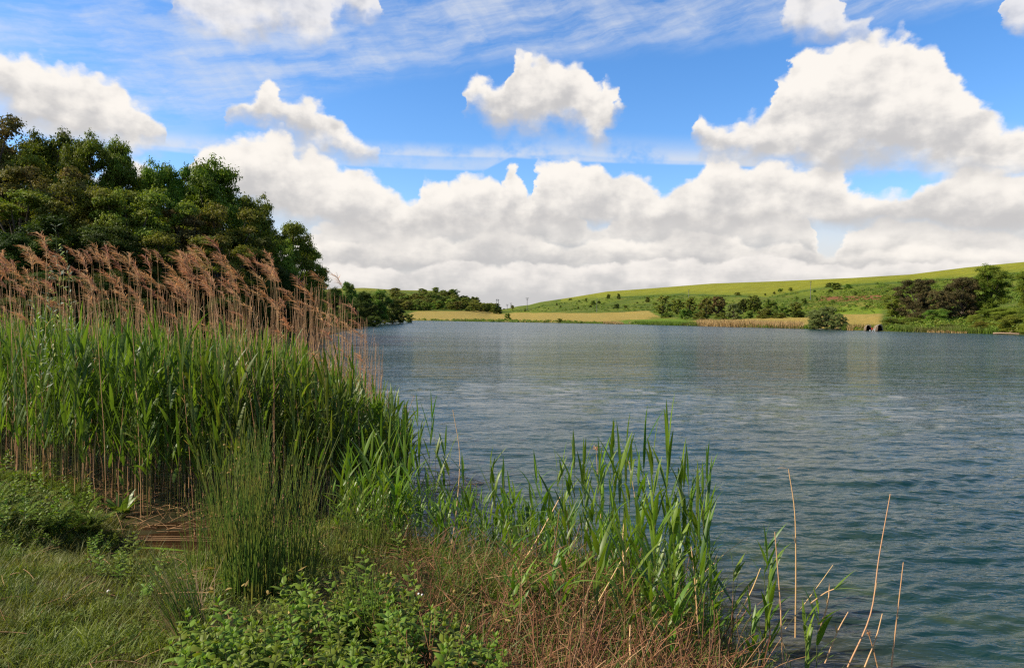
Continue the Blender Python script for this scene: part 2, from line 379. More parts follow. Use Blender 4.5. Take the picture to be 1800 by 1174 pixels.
# ------------------------------------------------------------------ terrain near and left
SHORE = np.array([(60, -60), (14, -3), (6, .5), (3.6, 2.2), (2.7, 3.6), (2.2, 4.7), (1.95, 5.4), (1.75, 6.4), (.9, 7.3), (0, 7.7), (-1.1, 8.3), (-1.7, 9.0), (-2.6, 8.5), (-3.6, 8.0), (-4.3, 8.2), (-5.2, 9.0), (-7, 10.0), (-9, 12), (-12, 20), (-13, 30), (-15, 45), (-22, 80), (-30, 130), (-38, 180), (-60, 262), (-200, 300)], float)
def sdist(x, y):
    x = np.asarray(x, float); y = np.asarray(y, float); best = np.full(x.shape, 1e9); 
    for a, b in zip(SHORE[:-1], SHORE[1:]):
        d = b-a; t = np.clip(((x-a[0])*d[0]+(y-a[1])*d[1])/(d@d), 0, 1)
        best = np.minimum(best, (x-a[0]-t*d[0])**2+(y-a[1]-t*d[1])**2)
    xs = SHORE[::-1, 0]; ys = SHORE[::-1, 1]
    # land lies below the shoreline read as y = f(x)
    f = np.interp(x, xs, np.minimum.accumulate(ys))
    return np.sqrt(best)*np.where(y < f, 1, -1)
def land(x, y):
    x = np.asarray(x, float); y = np.asarray(y, float)
    s = sdist(x, y)
    s = s+(vn(x+50, y+50, .9, 3)-.5)*.7*np.clip(1-y/60, .2, 1)
    up = .92*(1-np.exp(-np.maximum(s, 0)/2.3))
    hill = np.clip(s-6, 0, None)*np.clip((y-14)/30, 0, 1)*.27
    hill = 22*(1-np.exp(-hill/22))
    z = np.where(s > 0, up+hill+(vn(x, y, 1.6, 4)-.5)*.13*np.clip(s, 0, 1), np.maximum(s*.22, -1.2))
    q = ((x+3.85)/1.0)**2+((y-7.62)/1.05)**2
    z = z-np.exp(-q**1.5*.9)*(np.clip(z, 0, 1)+.03)
    return z
def ground_at(px, py, dmin=1.5, dmax=60):
    d = dmin
    while d < dmax:
        p = at(px, py, d)
        if p[2] <= max(0.0, float(land(p[0], p[1]))): return p
        d += .02 if d < 14 else .2
    return at(px, py, dmax)
def on_land(x, y): return np.array([x, y, max(0.0, float(land(x, y)))])

xs = np.concatenate([np.arange(-170, -14, 2.0), np.arange(-14, 5, .1), np.arange(5, 60, 2.5)])
ys = np.concatenate([np.arange(-60, 0, 3.0), np.arange(0, 13, .1), np.arange(13, 60, 1.0), np.arange(60, 300, 4.0)])
X, Y = np.meshgrid(xs, ys)
Z = land(X, Y)
i, j = np.meshgrid(np.arange(len(ys)-1), np.arange(len(xs)-1), indexing='ij')
a = i*len(xs)+j
b = Buf(); b.add(np.stack([X, Y, Z], -1), np.stack([a, a+1, a+1+len(xs), a+len(xs)], -1))
mt, g, out = material('bank_soil')
tc = g.new('ShaderNodeTexCoord'); nz = g.noise(tc.outputs['Object'], 1.3, 6, .65)[0]; nf = g.noise(tc.outputs['Object'], 18, 5, .7)[0]
col = g.mix(g.remap(nz, .4, .62), (.030, .034, .010), (.038, .028, .014))
col = g.mix(g.remap(nf, .45, .7), col, (.07, .05, .026))
p = g.new('ShaderNodeBsdfPrincipled'); g.put(p.inputs['Base Color'], col); p.inputs['Roughness'].default_value = .95; p.inputs['Specular IOR Level'].default_value = .05
bp = g.new('ShaderNodeBump'); bp.inputs['Distance'].default_value = .03; g.put(bp.inputs['Height'], nf); g.l.new(bp.outputs[0], p.inputs['Normal'])
g.l.new(p.outputs[0], out.inputs[0])
bank = tag(link('bank', b.mesh('bank', mt)), 'grassy lake bank rising to the wooded left shore', kind='structure')

# plain ground far below and behind everything, out to the horizon
b = Buf(); aa = np.arange(48)/48*2*PI; rg = [0.01, 60, 400, 3000]
b.add(np.stack([np.concatenate([np.cos(aa)*q for q in rg]), np.concatenate([np.sin(aa)*q for q in rg]), np.full(48*4, -2.2)], 1), [[i*48+j, (i+1)*48+j, (i+1)*48+(j+1) % 48, i*48+(j+1) % 48] for i in range(3) for j in range(48)])
tag(link('ground', b.mesh('ground', plain('open_country', (.05, .075, .012), (.10, .11, .02), .02, .95, .05))), 'open country around the lake', kind='structure')
# ------------------------------------------------------------------ lake
def shore_y(px): return np.interp(px, [-400, 300, 560, 640, 760, 900, 1050, 1200, 1400, 1500, 1640, 1800, 2100, 2600], [560, 561.5, 563, 563.5, 564, 566.5, 569, 572.5, 577.5, 581, 584.5, 588.5, 597, 612])
def horv(px): return 552.0+(np.asarray(px, float)-900)*math.tan(ROLL)
def shore_d(px): return CH*F_PX/(shore_y(px)-horv(px))*1.0
d = 1.2; rows = []
while d < 330: rows.append(d); d += max(.035, d*d/1844*.8)
rows = np.array(rows); cols = np.linspace(-1.0, 1.0, 1120); cols = np.concatenate([-np.geomspace(4.0, 1.02, 26), cols, np.geomspace(1.02, 4.0, 26)])
Xw = rows[:, None]*cols[None]; Yw = rows[:, None]*np.ones_like(cols)[None]
sp = np.gradient(rows)[:, None]; spx = rows[:, None]*np.gradient(cols)[None]
Zw = np.zeros_like(Xw)
wr = np.random.default_rng(5)
patch = vn(Xw+300, Yw*.6+300, .12, 3)*1.1+.45
for k in range(52):
    lam = .11*(10.5)**(k/51)                     # .11 .. 1.2 m
    ang = wr.normal(-.12, .40 if lam < .35 else .24)                  # crest roughly across the view, drifting to the right
    kx, ky = math.sin(ang)*2*PI/lam, math.cos(ang)*2*PI/lam
    am = .0038*lam**.75*(1.35 if lam < .30 else 1.0)
    lim = np.maximum(sp*math.cos(ang), spx*abs(math.sin(ang)))
    fade = np.clip((lam/np.maximum(lim, 1e-6)-2.2)/2.5, 0, 1)
    ph = wr.random()*2*PI
    wob = (vn(Xw+k*7, Yw+k*3, .35, 2)-.5)*5.0 if k % 3 == 0 else wobk
    wobk = wob
    Zw += am*fade*np.sin(kx*Xw+ky*Yw+ph+wob)
Zw *= patch
i, j = np.meshgrid(np.arange(len(rows)-1), np.arange(len(cols)-1), indexing='ij'); a = i*len(cols)+j
b = Buf(); b.add(np.stack([Xw, Yw, Zw], -1), np.stack([a, a+1, a+1+len(cols), a+len(cols)], -1))
sdw = sdist(Xw, Yw)
b.C = [np.clip(-sdw/4.5, 0, 1).ravel()]       # tint = how deep the water is by the bank
mt, g, out = material('lake_water')
geo = g.new('ShaderNodeNewGeometry'); pos = geo.outputs['Position']
dep = g.attr('tint')
big = g.noise(g.vm('MULTIPLY', pos, (.10, .25, 1)), 1.0, 4, .6)[0]
alg = g.noise(g.vm('MULTIPLY', pos, (.9, .9, 1)), 1.0, 4, .6)[0]
col = g.mix(g.remap(big, .38, .66), (.006, .027, .024), (.010, .034, .028))
col = g.mix(g.m('MULTIPLY', g.remap(alg, .50, .64), g.remap(dep, 1.0, .3, 0, .7)), col, (.040, .056, .016))
col = g.mix(g.remap(dep, .0, .45, 1, 0), col, (.035, .03, .014))
dist = g.vm('LENGTH', pos)
dl = g.new('ShaderNodeVectorMath', operation='LENGTH'); g.l.new(pos, dl.inputs[0]); dist = dl.outputs['Value']
v1 = g.vm('MULTIPLY', pos, (1.0, 2.6, 0)); v2 = g.vm('MULTIPLY', pos, (.36, .85, 0)); v3 = g.vm('MULTIPLY', pos, (.035, .16, 0))
n1 = g.noise(v1, 3.6, 3, .55, .4)[0]; n2 = g.noise(v2, 1.3, 4, .6, .3)[0]; n3 = g.noise(v3, 1.0, 3, .5)[0]
h = g.m('ADD', g.m('MULTIPLY', n1, .026), g.m('MULTIPLY', g.m('MULTIPLY', n2, .46), g.remap(dist, 9, 45, .06, 1)))
gust = g.remap(n3, .32, .68, .70, 1.25)
bp = g.new('ShaderNodeBump'); bp.inputs['Strength'].default_value = 1.0; bp.inputs['Distance'].default_value = 1.0
g.put(bp.inputs['Height'], g.m('MULTIPLY', h, gust))
p = g.new('ShaderNodeBsdfPrincipled'); g.put(p.inputs['Base Color'], col); p.inputs['IOR'].default_value = 1.333
g.put(p.inputs['Roughness'], g.remap(dist, 5, 140, .05, .19)); p.inputs['Specular IOR Level'].default_value = .36
g.l.new(bp.outputs[0], p.inputs['Normal']); g.l.new(p.outputs[0], out.inputs[0])
WATER = mt
lake = tag(link('lake', b.mesh('lake', mt)), 'rippled teal lake water', kind='structure')

# ------------------------------------------------------------------ far shore and hills
def sky_y(px): return np.interp(px, [-400, 300, 520, 600, 640, 700, 760, 800, 840, 866, 875, 880, 890, 900, 912, 930, 950, 1000, 1067, 1150, 1250, 1350, 1400, 1500, 1600, 1700, 1800, 2000, 2600],
                                [535, 525, 513, 507, 506, 510, 511, 519, 532, 543, 545, 543.7, 542.7, 540.5, 538, 536, 531, 523.5, 512.5, 506.5, 498.5, 495, 493, 488.5, 482.5, 470, 460.5, 440, 400])
def far_d(px, t):                    # t: 0 at the water, 1 at the skyline
    ds = shore_d(px); sy = shore_y(px); ky = sky_y(px); h_ = horv(px)
    ratio = np.clip((sy-ky)/(sy-h_), 1.05, 1.75)
    return ds*(1+ratio*.92*(t*.85+.15*t**2))
def far_pt(px, py):
    t = float(np.clip((shore_y(px)-py)/(shore_y(px)-sky_y(px)), -.02, 1))
    return at(px, py, float(far_d(px, t)))
cp = np.concatenate([np.arange(-300, 560, 12.0), np.arange(560, 1830, 2.5), np.arange(1830, 2600, 10.0)])
tr_ = np.concatenate([[-.06, -.02], np.linspace(0, 1, 90)])
nr, nc = len(tr_)+7, len(cp)
V = np.zeros((nr, nc, 3)); PY = np.zeros((nr, nc)); PX = np.broadcast_to(cp, (nr, nc))
for jx, px in enumerate(cp):
    sy, ky = float(shore_y(px)), float(sky_y(px))
    for ix, t in enumerate(tr_):
        py = sy+(ky-sy)*t; PY[ix, jx] = py
        V[ix, jx] = at(px, py, float(far_d(px, max(t, 0))))
        if t < 0: V[ix, jx] = at(px, py, float(far_d(px, 0))*(1+t*.6)); V[ix, jx, 2] = -.5
    top = V[len(tr_)-1, jx]; r_ = top[:2]/np.linalg.norm(top[:2])
    for q in range(7):
        V[len(tr_)+q, jx, :2] = top[:2]+r_*[20, 60, 130, 250, 500, 1000, 2200][q]
        V[len(tr_)+q, jx, 2] = top[2]*[.99, .95, .8, .5, .25, .1, .05][q]-[.2, .8, 2, 3, 3, 3, 3][q]*.4
        PY[len(tr_)+q, jx] = ky
tmask = np.clip((shore_y(PX)-PY)/3.0, 0, 1)
und = (vn(V[..., 0]+900, V[..., 1], .05, 4)-.5)*1.6
V[:len(tr_), :, 2] += (und*tmask*np.clip((sky_y(PX)-PY)/-10., 0, 1)*np.interp(PX, [900, 1150, 1400], [.35, .9, 1.3]))[:len(tr_)]
# land cover by plot
n_a = vn(V[..., 0]+500, V[..., 1]+200, .045, 5); n_b = vn(V[..., 0]+100, V[..., 1]+700, .22, 4); n_c = vn(V[..., 0]*.3+40, V[..., 1]+70, .3, 4)
SC = lambda *c: np.array(c)
G_UP = SC(.170, .172, .014); G_MID = SC(.105, .135, .012); G_ROUGH = SC(.070, .100, .010); GOLD = SC(.28, .205, .050); BRACK = SC(.17, .075, .03); OLIVE = SC(.12, .11, .022); GREENF = SC(.13, .18, .012)
def lerp(a, b, t): return a+(b-a)*t[..., None]
def sm(x, a, b): t = np.clip((x-a)/(b-a), 0, 1); return t*t*(3-2*t)
jx = PX+(n_b-.5)*26; jy = PY+(n_a-.5)*6
C = np.broadcast_to(G_ROUGH, V.shape).copy()
C = lerp(C, G_MID, sm(n_a, .4, .6))
C = lerp(C, OLIVE, sm(n_b, .58, .72)*.6)
bound = np.interp(PX, [900, 1000, 1067, 1090, 1150, 1200, 1300, 1345, 1400, 1440, 1500, 1600, 1700, 1740, 1800, 2600], [540, 530, 522, 522, 519, 517, 519, 522, 512, 507, 500, 493, 489, 484, 478, 430])
up = sm(bound-(PY+(n_b-.5)*1.5), -.6, .6)*(PX > 985)
C = lerp(C, lerp(np.broadcast_to(G_MID, V.shape), G_UP, sm((bound-PY), -2, 9)+0*PY), up)
C = lerp(C, SC(.20, .205, .02), up*sm(n_c, .5, .62)*.5)
# darker hedge line under the upper field
C = lerp(C, SC(.045, .08, .012), sm(np.abs(PY-bound-1.2), 1.6, .4)*(PX > 1080)*.8)
# left hill with its grassy top
C = lerp(C, SC(.16, .165, .02), sm(PY, 514, 509)*(PX < 790))
# yellow meadow band and bracken on the right hill
C = lerp(C, SC(.18, .165, .025), sm(np.abs(jy-536), 9, 5)*sm(PX, 1400, 1430)*sm(PX, 1620, 1560)*sm(n_a, .35, .6))
br = sm(np.abs(jy-np.interp(PX, [1430, 1560], [525, 522])), 4.5, 2.5)*sm(jx, 1428, 1445)*sm(jx, 1562, 1545)
C = lerp(C, BRACK, br)
C = lerp(C, GREENF, sm(np.abs(jy-546), 7, 4)*sm(PX, 1455, 1475)*sm(PX, 1560, 1540))
# golden fields by the water
gl_top = np.interp(PX, [600, 690, 712, 735, 850, 874, 880, 905, 1000, 1060, 1140, 1160, 1200, 1300, 1410, 1470, 1545], [563, 560, 553, 547, 546.5, 549, 552, 549.5, 550.5, 550, 548, 556, 563, 561.5, 559, 552, 552])
gold = sm(PY-(gl_top+(n_a-.5)*1.2), -.5, .6)*sm(PX, 640, 700)*sm(PX, 1556, 1540)
gold *= 1-sm(np.abs(PX-1180), 48, 30)*sm(PY, 556, 557)*.75
C = lerp(C, GOLD, gold*(PY < shore_y(PX)-1.2))
C = lerp(C, SC(.22, .175, .045), gold*sm(n_b, .5, .7)*.6)
gs = sm(PY+(n_b-.5)*4, 560.5, 563)*sm(PX, 1070, 1100)*sm(PX, 1225, 1200); C = lerp(C, SC(.09, .145, .012), gs)
C = lerp(C, SC(.07, .075, .02), sm(PY, shore_y(PX)-1.8, shore_y(PX)-.2))
C = C*(.82+.36*n_b[..., None])
i, j = np.meshgrid(np.arange(nr-1), np.arange(nc-1), indexing='ij'); a = i*nc+j
b = Buf(); b.add(V, np.stack([a, a+1, a+1+nc, a+nc], -1))
mt, g, out = material('hill_cover')
cv = g.attr('cover', 'Color'); tc = g.new('ShaderNodeTexCoord')
nz = g.noise(tc.outputs['Object'], .9, 6, .72)[0]; nz2 = g.noise(g.vm('MULTIPLY', tc.outputs['Object'], (.25, .6, 1.2)), .5, 5, .65)[0]
col = g.mix(g.remap(nz, .38, .66, 0, .55), cv, g.mix(1.0, cv, (.50, .58, .45), 'MULTIPLY'))
col = g.mix(g.remap(nz2, .5, .7, 0, .35), col, g.mix(1.0, cv, (1.35, 1.15, 1.0), 'MULTIPLY'))
p = g.new('ShaderNodeBsdfPrincipled'); g.put(p.inputs['Base Color'], col); p.inputs['Roughness'].default_value = .95; p.inputs['Specular IOR Level'].default_value = .1
bp = g.new('ShaderNodeBump'); bp.inputs['Strength'].default_value = .7; bp.inputs['Distance'].default_value = .5; g.put(bp.inputs['Height'], nz); g.l.new(bp.outputs[0], p.inputs['Normal'])
g.l.new(p.outputs[0], out.inputs[0])
hills = tag(link('hills', b.mesh('hills', mt, colors=C.reshape(-1, 3))), 'green hills and golden fields beyond the lake', kind='structure')

# ------------------------------------------------------------------ trees
def crown_leaves(buf, r, blobs, per, leaf, flat=.75, up=.35):
    """blobs (n,4): centre and radius of each leaf clump"""
    C0 = []; N0 = []; TT = []
    for c in blobs:
        n = int(per*c[3]**2)+4
        u = nrm(r.normal(size=(n, 3))); u[:, 2] = np.where(u[:, 2] < -.35, -u[:, 2]*.6, u[:, 2])
        rad = c[3]*(r.random(n)**.5)*(.75+.5*r.random(n))
        C0.append(c[:3]+u*rad[:, None]*np.array([1, 1, flat])); N0.append(nrm(u+np.array([0, 0, up])+r.normal(size=(n, 3))*.55))
        TT.append(np.clip(r.normal(c[4] if len(c) > 4 else .5, .2, n), 0, 1))
    C0 = np.concatenate(C0); N0 = np.concatenate(N0); TT = np.concatenate(TT); n = len(C0)
    ax = nrm(np.cross(N0, r.normal(size=(n, 3)))); ay = np.cross(N0, ax)
    L = leaf*(.6+.8*r.random(n))[:, None]
    V = np.stack([C0-ax*L*.5, C0+ay*L*.32, C0+ax*L*.5, C0-ay*L*.32], 1)
    buf.add(V.reshape(-1, 3), np.arange(n*4).reshape(n, 4), tint=np.repeat(TT, 4))
def make_tree(seed, kind, H=10., leaf=.2, per=60, nsub=9):
    r = np.random.default_rng(seed); tb = Buf(); cb = Buf()
    lobes = []
    if kind == 'oak':     # broad domed crown of billowy lobes
        for k in range(22):
            a = k*2.4+r.random(); q = .15+.85*r.random(); z = .14+.78*(k+.5)/22
            env = .40*math.sqrt(max(.05, 1-((z-.45)/.56)**2))
            lobes.append((math.cos(a)*env*q*H, math.sin(a)*env*q*H, z*H, H*(.12+.06*r.random())))
        lobes.append((0, 0, .86*H, H*.13)); lobes.append((.05*H, .05*H, .55*H, H*.20))
    elif kind == 'airy':  # thin upright crown showing limbs
        for k in range(24):
            a = k*2.4+r.random(); z = .10+.84*(k+.5)/24; q = .2+.8*r.random()
            env = .34*math.sqrt(max(.05, 1-((z-.5)/.55)**2))
            lobes.append((math.cos(a)*env*q*H, math.sin(a)*env*q*H, z*H, H*(.085+.05*r.random())))
    elif kind == 'bush':  # leafy to the ground
        for k in range(18):
            a = k*2.4+r.random(); z = .06+.72*(k+.5)/18; q = .2+.8*r.random()
            env = .55*math.sqrt(max(.08, 1-(z/.98)**2))
            lobes.append((math.cos(a)*env*q*H, math.sin(a)*env*q*H, z*H, H*(.14+.09*r.random())))
        lobes.append((0, 0, .7*H, H*.2))
    elif kind == 'dome':  # dense heavy rounded crown nearly to the ground
        for k in range(28):
            a = k*2.4+r.random(); z = .06+.80*(k+.5)/28; q = .3+.7*r.random()
            env = .50*math.sqrt(max(.08, 1-((z-.38)/.62)**2))
            lobes.append((math.cos(a)*env*q*H, math.sin(a)*env*q*H, z*H, H*(.12+.06*r.random())))
        lobes.append((0, 0, .85*H, H*.13))
    lobes = np.array(lobes)
    th = .04*H if kind in ('oak', 'airy', 'dome') else .02*H
    top = np.array([r.normal()*.03*H, r.normal()*.03*H, .72*H])
    tp = catmull([(0, 0, -.03*H), (r.normal()*.01*H, r.normal()*.01*H, .25*H), top*.7, top], 12)
    tubes(tb, tp[None], np.interp(np.linspace(0, 1, 12), [0, .1, 1], [th*1.35, th*.8, th*.2])[None], 7)
    blobs = []
    for L in lobes:
        f = np.clip(L[2]/H*.75, .15, .95); s = tp[int(f*11*.8)]
        e = L[:3]; mid = (s+e)/2+np.array([0, 0, -.02*H])
        tubes(tb, catmull([s, mid, e], 7)[None], np.linspace(th*.42, th*.08, 7)[None], 4)
        base_t = np.clip(r.normal(.5, .22), .05, .95)
        for q in range(nsub):
            u = nrm(r.normal(size=3)); u[2] = abs(u[2])*.9-.25
            c = e+u*L[3]*(.55+.5*r.random())
            blobs.append((*c, L[3]*(.36+.30*r.random()), base_t+r.normal()*.12))
            if q < 4 and kind != 'bush': tubes(tb, np.stack([e, (e+c)/2+r.normal(size=3)*.01*H, c])[None], np.array([[th*.10, th*.06, th*.03]]), 3)
        blobs.append((*e, L[3]*.75, base_t*.8))
    crown_leaves(cb, r, blobs, per, leaf)
    return tb, cb, (tb.mesh('trunk', M_BARK), cb)
M_BARK = plain('bark', (.055, .042, .030), (.11, .088, .066), 3, .9, .1, .4, (3, 3, .6))
M_PALEBARK = plain('pale_bark', (.13, .11, .085), (.22, .19, .15), 4, .9, .1, .3, (3, 3, .6))
M_OAK = leafy('oak_leaves', (.045, .085, .007), (.155, .205, .016), (.10, .12, .014), .25, .6, .12, .22, nscale=.5)
M_OLIVE = leafy('olive_leaves', (.075, .092, .010), (.20, .215, .024), (.15, .135, .025), .25, .6, .1, .25, nscale=.5)
M_BROWNTW = leafy('budding_twigs', (.075, .060, .018), (.15, .125, .035), (.15, .095, .035), .2, .7, .1, .2, nscale=.5)
M_BRIGHT = leafy('bright_leaves', (.075, .115, .012), (.22, .26, .030), (.15, .18, .025), .3, .55, .12, .18, nscale=.5)
M_FARGREEN = leafy('hedge_leaves', (.042, .078, .007), (.145, .195, .016), (.14, .14, .02), .25, .6, .2, .32, nscale=.4)
M_FAROLIVE = leafy('scrub_leaves', (.08, .105, .012), (.20, .22, .022), (.18, .16, .03), .25, .6, .2, .3, nscale=.4)
M_COPPER = leafy('copper_leaves', (.032, .026, .010), (.115, .078, .030), (.060, .060, .018), .12, .6, .12, .15, nscale=.6)
M_WILLOWF = leafy('willow_leaves', (.075, .095, .02), (.17, .19, .045), (.12, .14, .03), .25, .5, .3, .12, nscale=.5)
M_GORSE = leafy('yellow_flowers', (.5, .42, .02), (.62, .5, .03), None, .1, .6, .2, .1)
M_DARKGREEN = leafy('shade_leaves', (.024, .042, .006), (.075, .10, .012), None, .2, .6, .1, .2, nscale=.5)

TREES = {}
def variant(kind, seed, mat, **kw):
    key = (kind, seed, mat.name)
    if key not in TREES:
        k2 = (kind, seed)
        if k2 not in TREES: TREES[k2] = make_tree(seed, kind, **kw)
        tb, cb, (tm, _) = TREES[k2]
        TREES[key] = (tm, cb.mesh('crown', mat, smooth=False))
    return TREES[key]
def put_tree(name, kind, seed, mat, base, h, w, label, cat, group=None, rz=None, H=10., **kw):
    tm, cm = variant(kind, seed, mat, H=H, **kw)
    nat = {'oak': .92, 'airy': .74, 'bush': 1.35, 'dome': 1.12}[kind]
    sxy = w/(H*nat); sz = h/H
    rz = rng.random()*6.28 if rz is None else rz
    return thing(name, [('trunk', tm), ('crown', cm)], label, cat, group, base, (0, 0, rz), (sxy, sxy, sz))
NEAR = dict(H=10., leaf=.19, per=230, nsub=11)
def wood(px, ytop, wpx, dep, kind, seed, mat, label, cat='tree', name='broadleaf_tree', group='trees of the wood on the left shore'):
    p = at(px, 560, dep); zb = float(land(p[0], p[1])); zt = at(px, ytop, dep)[2]
    put_tree(name, kind, seed, mat, (p[0], p[1], max(zb, -.1)-.1), zt-zb+.3, wpx*1.22*dep/F_PX, label, cat, group, **NEAR)
W = [
 (-30, 205, 150, 56, 'airy', 11, M_BROWNTW, 'pale twiggy tree with few leaves, cut by the left edge of the photo'),
 (72, 236, 125, 62, 'oak', 1, M_OAK, 'dark leafy oak beside the pale twiggy tree, second crown on the skyline from the left'),
 (120, 262, 90, 66, 'oak', 2, M_OAK, 'dark green tree filling the skyline dip between the two tallest oak crowns'),
 (152, 240, 96, 60, 'oak', 3, M_OAK, 'tall dark oak with narrow domed top, left half of the skyline twin crown'),
 (205, 250, 92, 62, 'oak', 2, M_OAK, 'tall dark oak, right half of the twin crown on the skyline'),
 (262, 298, 100, 66, 'oak', 1, M_OAK, 'lower dark tree in the skyline saddle right of the twin crown'),
 (298, 288, 84, 62, 'oak', 3, M_OAK, 'small pointed green tree on the skyline between the saddle and the round domed oak'),
 (376, 288, 138, 66, 'oak', 2, M_OAK, 'broad round domed oak with sky showing through its top, highest crown right of the saddle'),
 (328, 322, 100, 68, 'oak', 1, M_OAK, 'dark tree tucked under the left side of the round domed oak'),
 (432, 340, 90, 70, 'oak', 3, M_OAK, 'dark oak stepping down the skyline just right of the round domed oak'),
 (462, 374, 64, 76, 'oak', 1, M_BRIGHT, 'small bright green tree on the falling skyline above the reed tips'),
 (22, 268, 130, 58, 'oak', 3, M_OLIVE, 'olive green tree under the pale twiggy tree at the left edge'),
 (100, 300, 130, 54, 'airy', 12, M_BROWNTW, 'brownish budding tree in front of the tallest oaks, left of the olive crowns'),
 (40, 340, 150, 50, 'airy', 13, M_OLIVE, 'thin olive tree standing at the left edge in the middle of the wood'),
 (165, 330, 130, 52, 'oak', 1, M_OLIVE, 'rounded olive tree in the middle of the wood below the twin crown'),
 (225, 335, 120, 52, 'airy', 12, M_OLIVE, 'light olive upright tree with visible limbs, centre of the wood'),
 (282, 345, 120, 55, 'airy', 13, M_BRIGHT, 'yellow-green airy tree under the small pointed tree'),
 (340, 372, 110, 56, 'airy', 11, M_BROWNTW, 'brown-tipped tree with bare twigs below the round domed oak'),
 (390, 360, 112, 58, 'airy', 12, M_OLIVE, 'rounded feathery olive tree in front of the round domed oak'),
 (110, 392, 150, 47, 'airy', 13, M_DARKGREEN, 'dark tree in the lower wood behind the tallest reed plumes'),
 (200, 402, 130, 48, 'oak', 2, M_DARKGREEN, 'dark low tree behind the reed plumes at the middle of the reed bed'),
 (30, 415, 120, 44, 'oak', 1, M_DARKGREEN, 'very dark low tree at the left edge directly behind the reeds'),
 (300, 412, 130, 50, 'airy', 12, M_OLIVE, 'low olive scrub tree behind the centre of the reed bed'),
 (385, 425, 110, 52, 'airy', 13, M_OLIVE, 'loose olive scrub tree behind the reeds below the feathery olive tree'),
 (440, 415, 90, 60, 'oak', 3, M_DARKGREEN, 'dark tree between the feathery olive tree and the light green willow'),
 (510, 388, 104, 78, 'dome', 44, M_BRIGHT, 'light green willow at the end of the wood with loose drooping crown'),
 (482, 420, 70, 74, 'oak', 3, M_BRIGHT, 'bright green low tree pressed against the left side of the light green willow'),
 (536, 432, 74, 82, 'dome', 45, M_BRIGHT, 'slender light green tree at the outer edge of the wood beside the open water'),
 (556, 478, 44, 88, 'dome', 44, M_BRIGHT, 'last low tree of the wood, leaning over the open water behind the reeds'),
]
for w_ in W: wood(*w_)
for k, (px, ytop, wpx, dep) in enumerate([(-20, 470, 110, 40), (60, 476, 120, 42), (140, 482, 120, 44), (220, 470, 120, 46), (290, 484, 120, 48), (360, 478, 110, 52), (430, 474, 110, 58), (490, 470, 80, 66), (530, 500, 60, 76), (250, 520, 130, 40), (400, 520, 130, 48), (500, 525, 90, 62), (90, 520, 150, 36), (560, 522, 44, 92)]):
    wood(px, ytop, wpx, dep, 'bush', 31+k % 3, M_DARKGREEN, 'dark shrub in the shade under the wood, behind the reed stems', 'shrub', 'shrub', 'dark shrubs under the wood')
# trees across the bay, left of the far field
for k, (px, ytop, wpx, dep, kind, mat, lab) in enumerate([
 (588, 505, 46, 128, 'oak', M_DARKGREEN, 'dark tree across the bay, leftmost of the far waterside trees'),
 (611, 494, 40, 150, 'oak', M_FARGREEN, 'tall green tree across the bay with the highest crown of the waterside trees'),
 (640, 512, 52, 160, 'oak', M_DARKGREEN, 'dark round tree across the bay just right of the tallest waterside crown'),
 (668, 508, 46, 172, 'oak', M_FARGREEN, 'green round tree across the bay in the middle of the waterside trees'),
 (690, 524, 40, 182, 'dome', M_DARKGREEN, 'dark sloping tree at the right end of the waterside trees beside the golden field'),
 (652, 532, 46, 150, 'dome', M_DARKGREEN, 'low dark tree across the bay over the water'),
 (618, 530, 50, 135, 'dome', M_DARKGREEN, 'low dark tree across the bay nearest the reed tips'),
 (600, 545, 50, 120, 'bush', M_DARKGREEN, 'dark waterside shrub across the bay behind the last reed stems'),
 (676, 540, 34, 178, 'dome', M_FARGREEN, 'small lighter green tree low on the bay shore by the dead branch'),
 (704, 545, 30, 190, 'bush', M_FARGREEN, 'low green bush where the waterside trees meet the golden field'),
 (604, 551, 44, 112, 'bush', M_DARKGREEN, 'low dark bush hanging over the water at the left end of the bay trees'), (630, 552, 44, 126, 'bush', M_DARKGREEN, 'low dark bush hanging over the water under the tallest bay tree'), (656, 552, 40, 142, 'bush', M_DARKGREEN, 'low dark bush hanging over the water in the middle of the bay'),
 (718, 549, 24, 205, 'bush', M_FARGREEN, 'last low green bush tapering onto the golden field')]):
    p = at(px, 563, dep); zt = at(px, ytop, dep)[2]
    zb = max(0, float(land(p[0], p[1])))
    put_tree('broadleaf_tree' if kind != 'bush' else 'shrub', kind, {'oak': 2+k % 2, 'dome': 41+k % 2, 'bush': 31+k % 3}[kind], mat, (p[0], p[1], zb-.1), zt-zb, wpx*dep/F_PX, lab, 'tree' if kind != 'bush' else 'shrub', 'waterside trees across the bay', **NEAR)

def hill_tree(px, ybase, ytop, wpx, kind, seed, mat, label, cat, name, group, H=10., dd=0, **kw):
    p = far_pt(px, ybase); d_ = p[1]
    kw = kw or dict(leaf=.6, per=14, nsub=6)
    put_tree(name, kind, seed, mat, (p[0], p[1], p[2]-.15), (ybase-ytop)*d_/F_PX+.15, wpx*d_/F_PX, label, cat, group, H=H, **kw)
FAR = dict(leaf=.55, per=45, nsub=7)
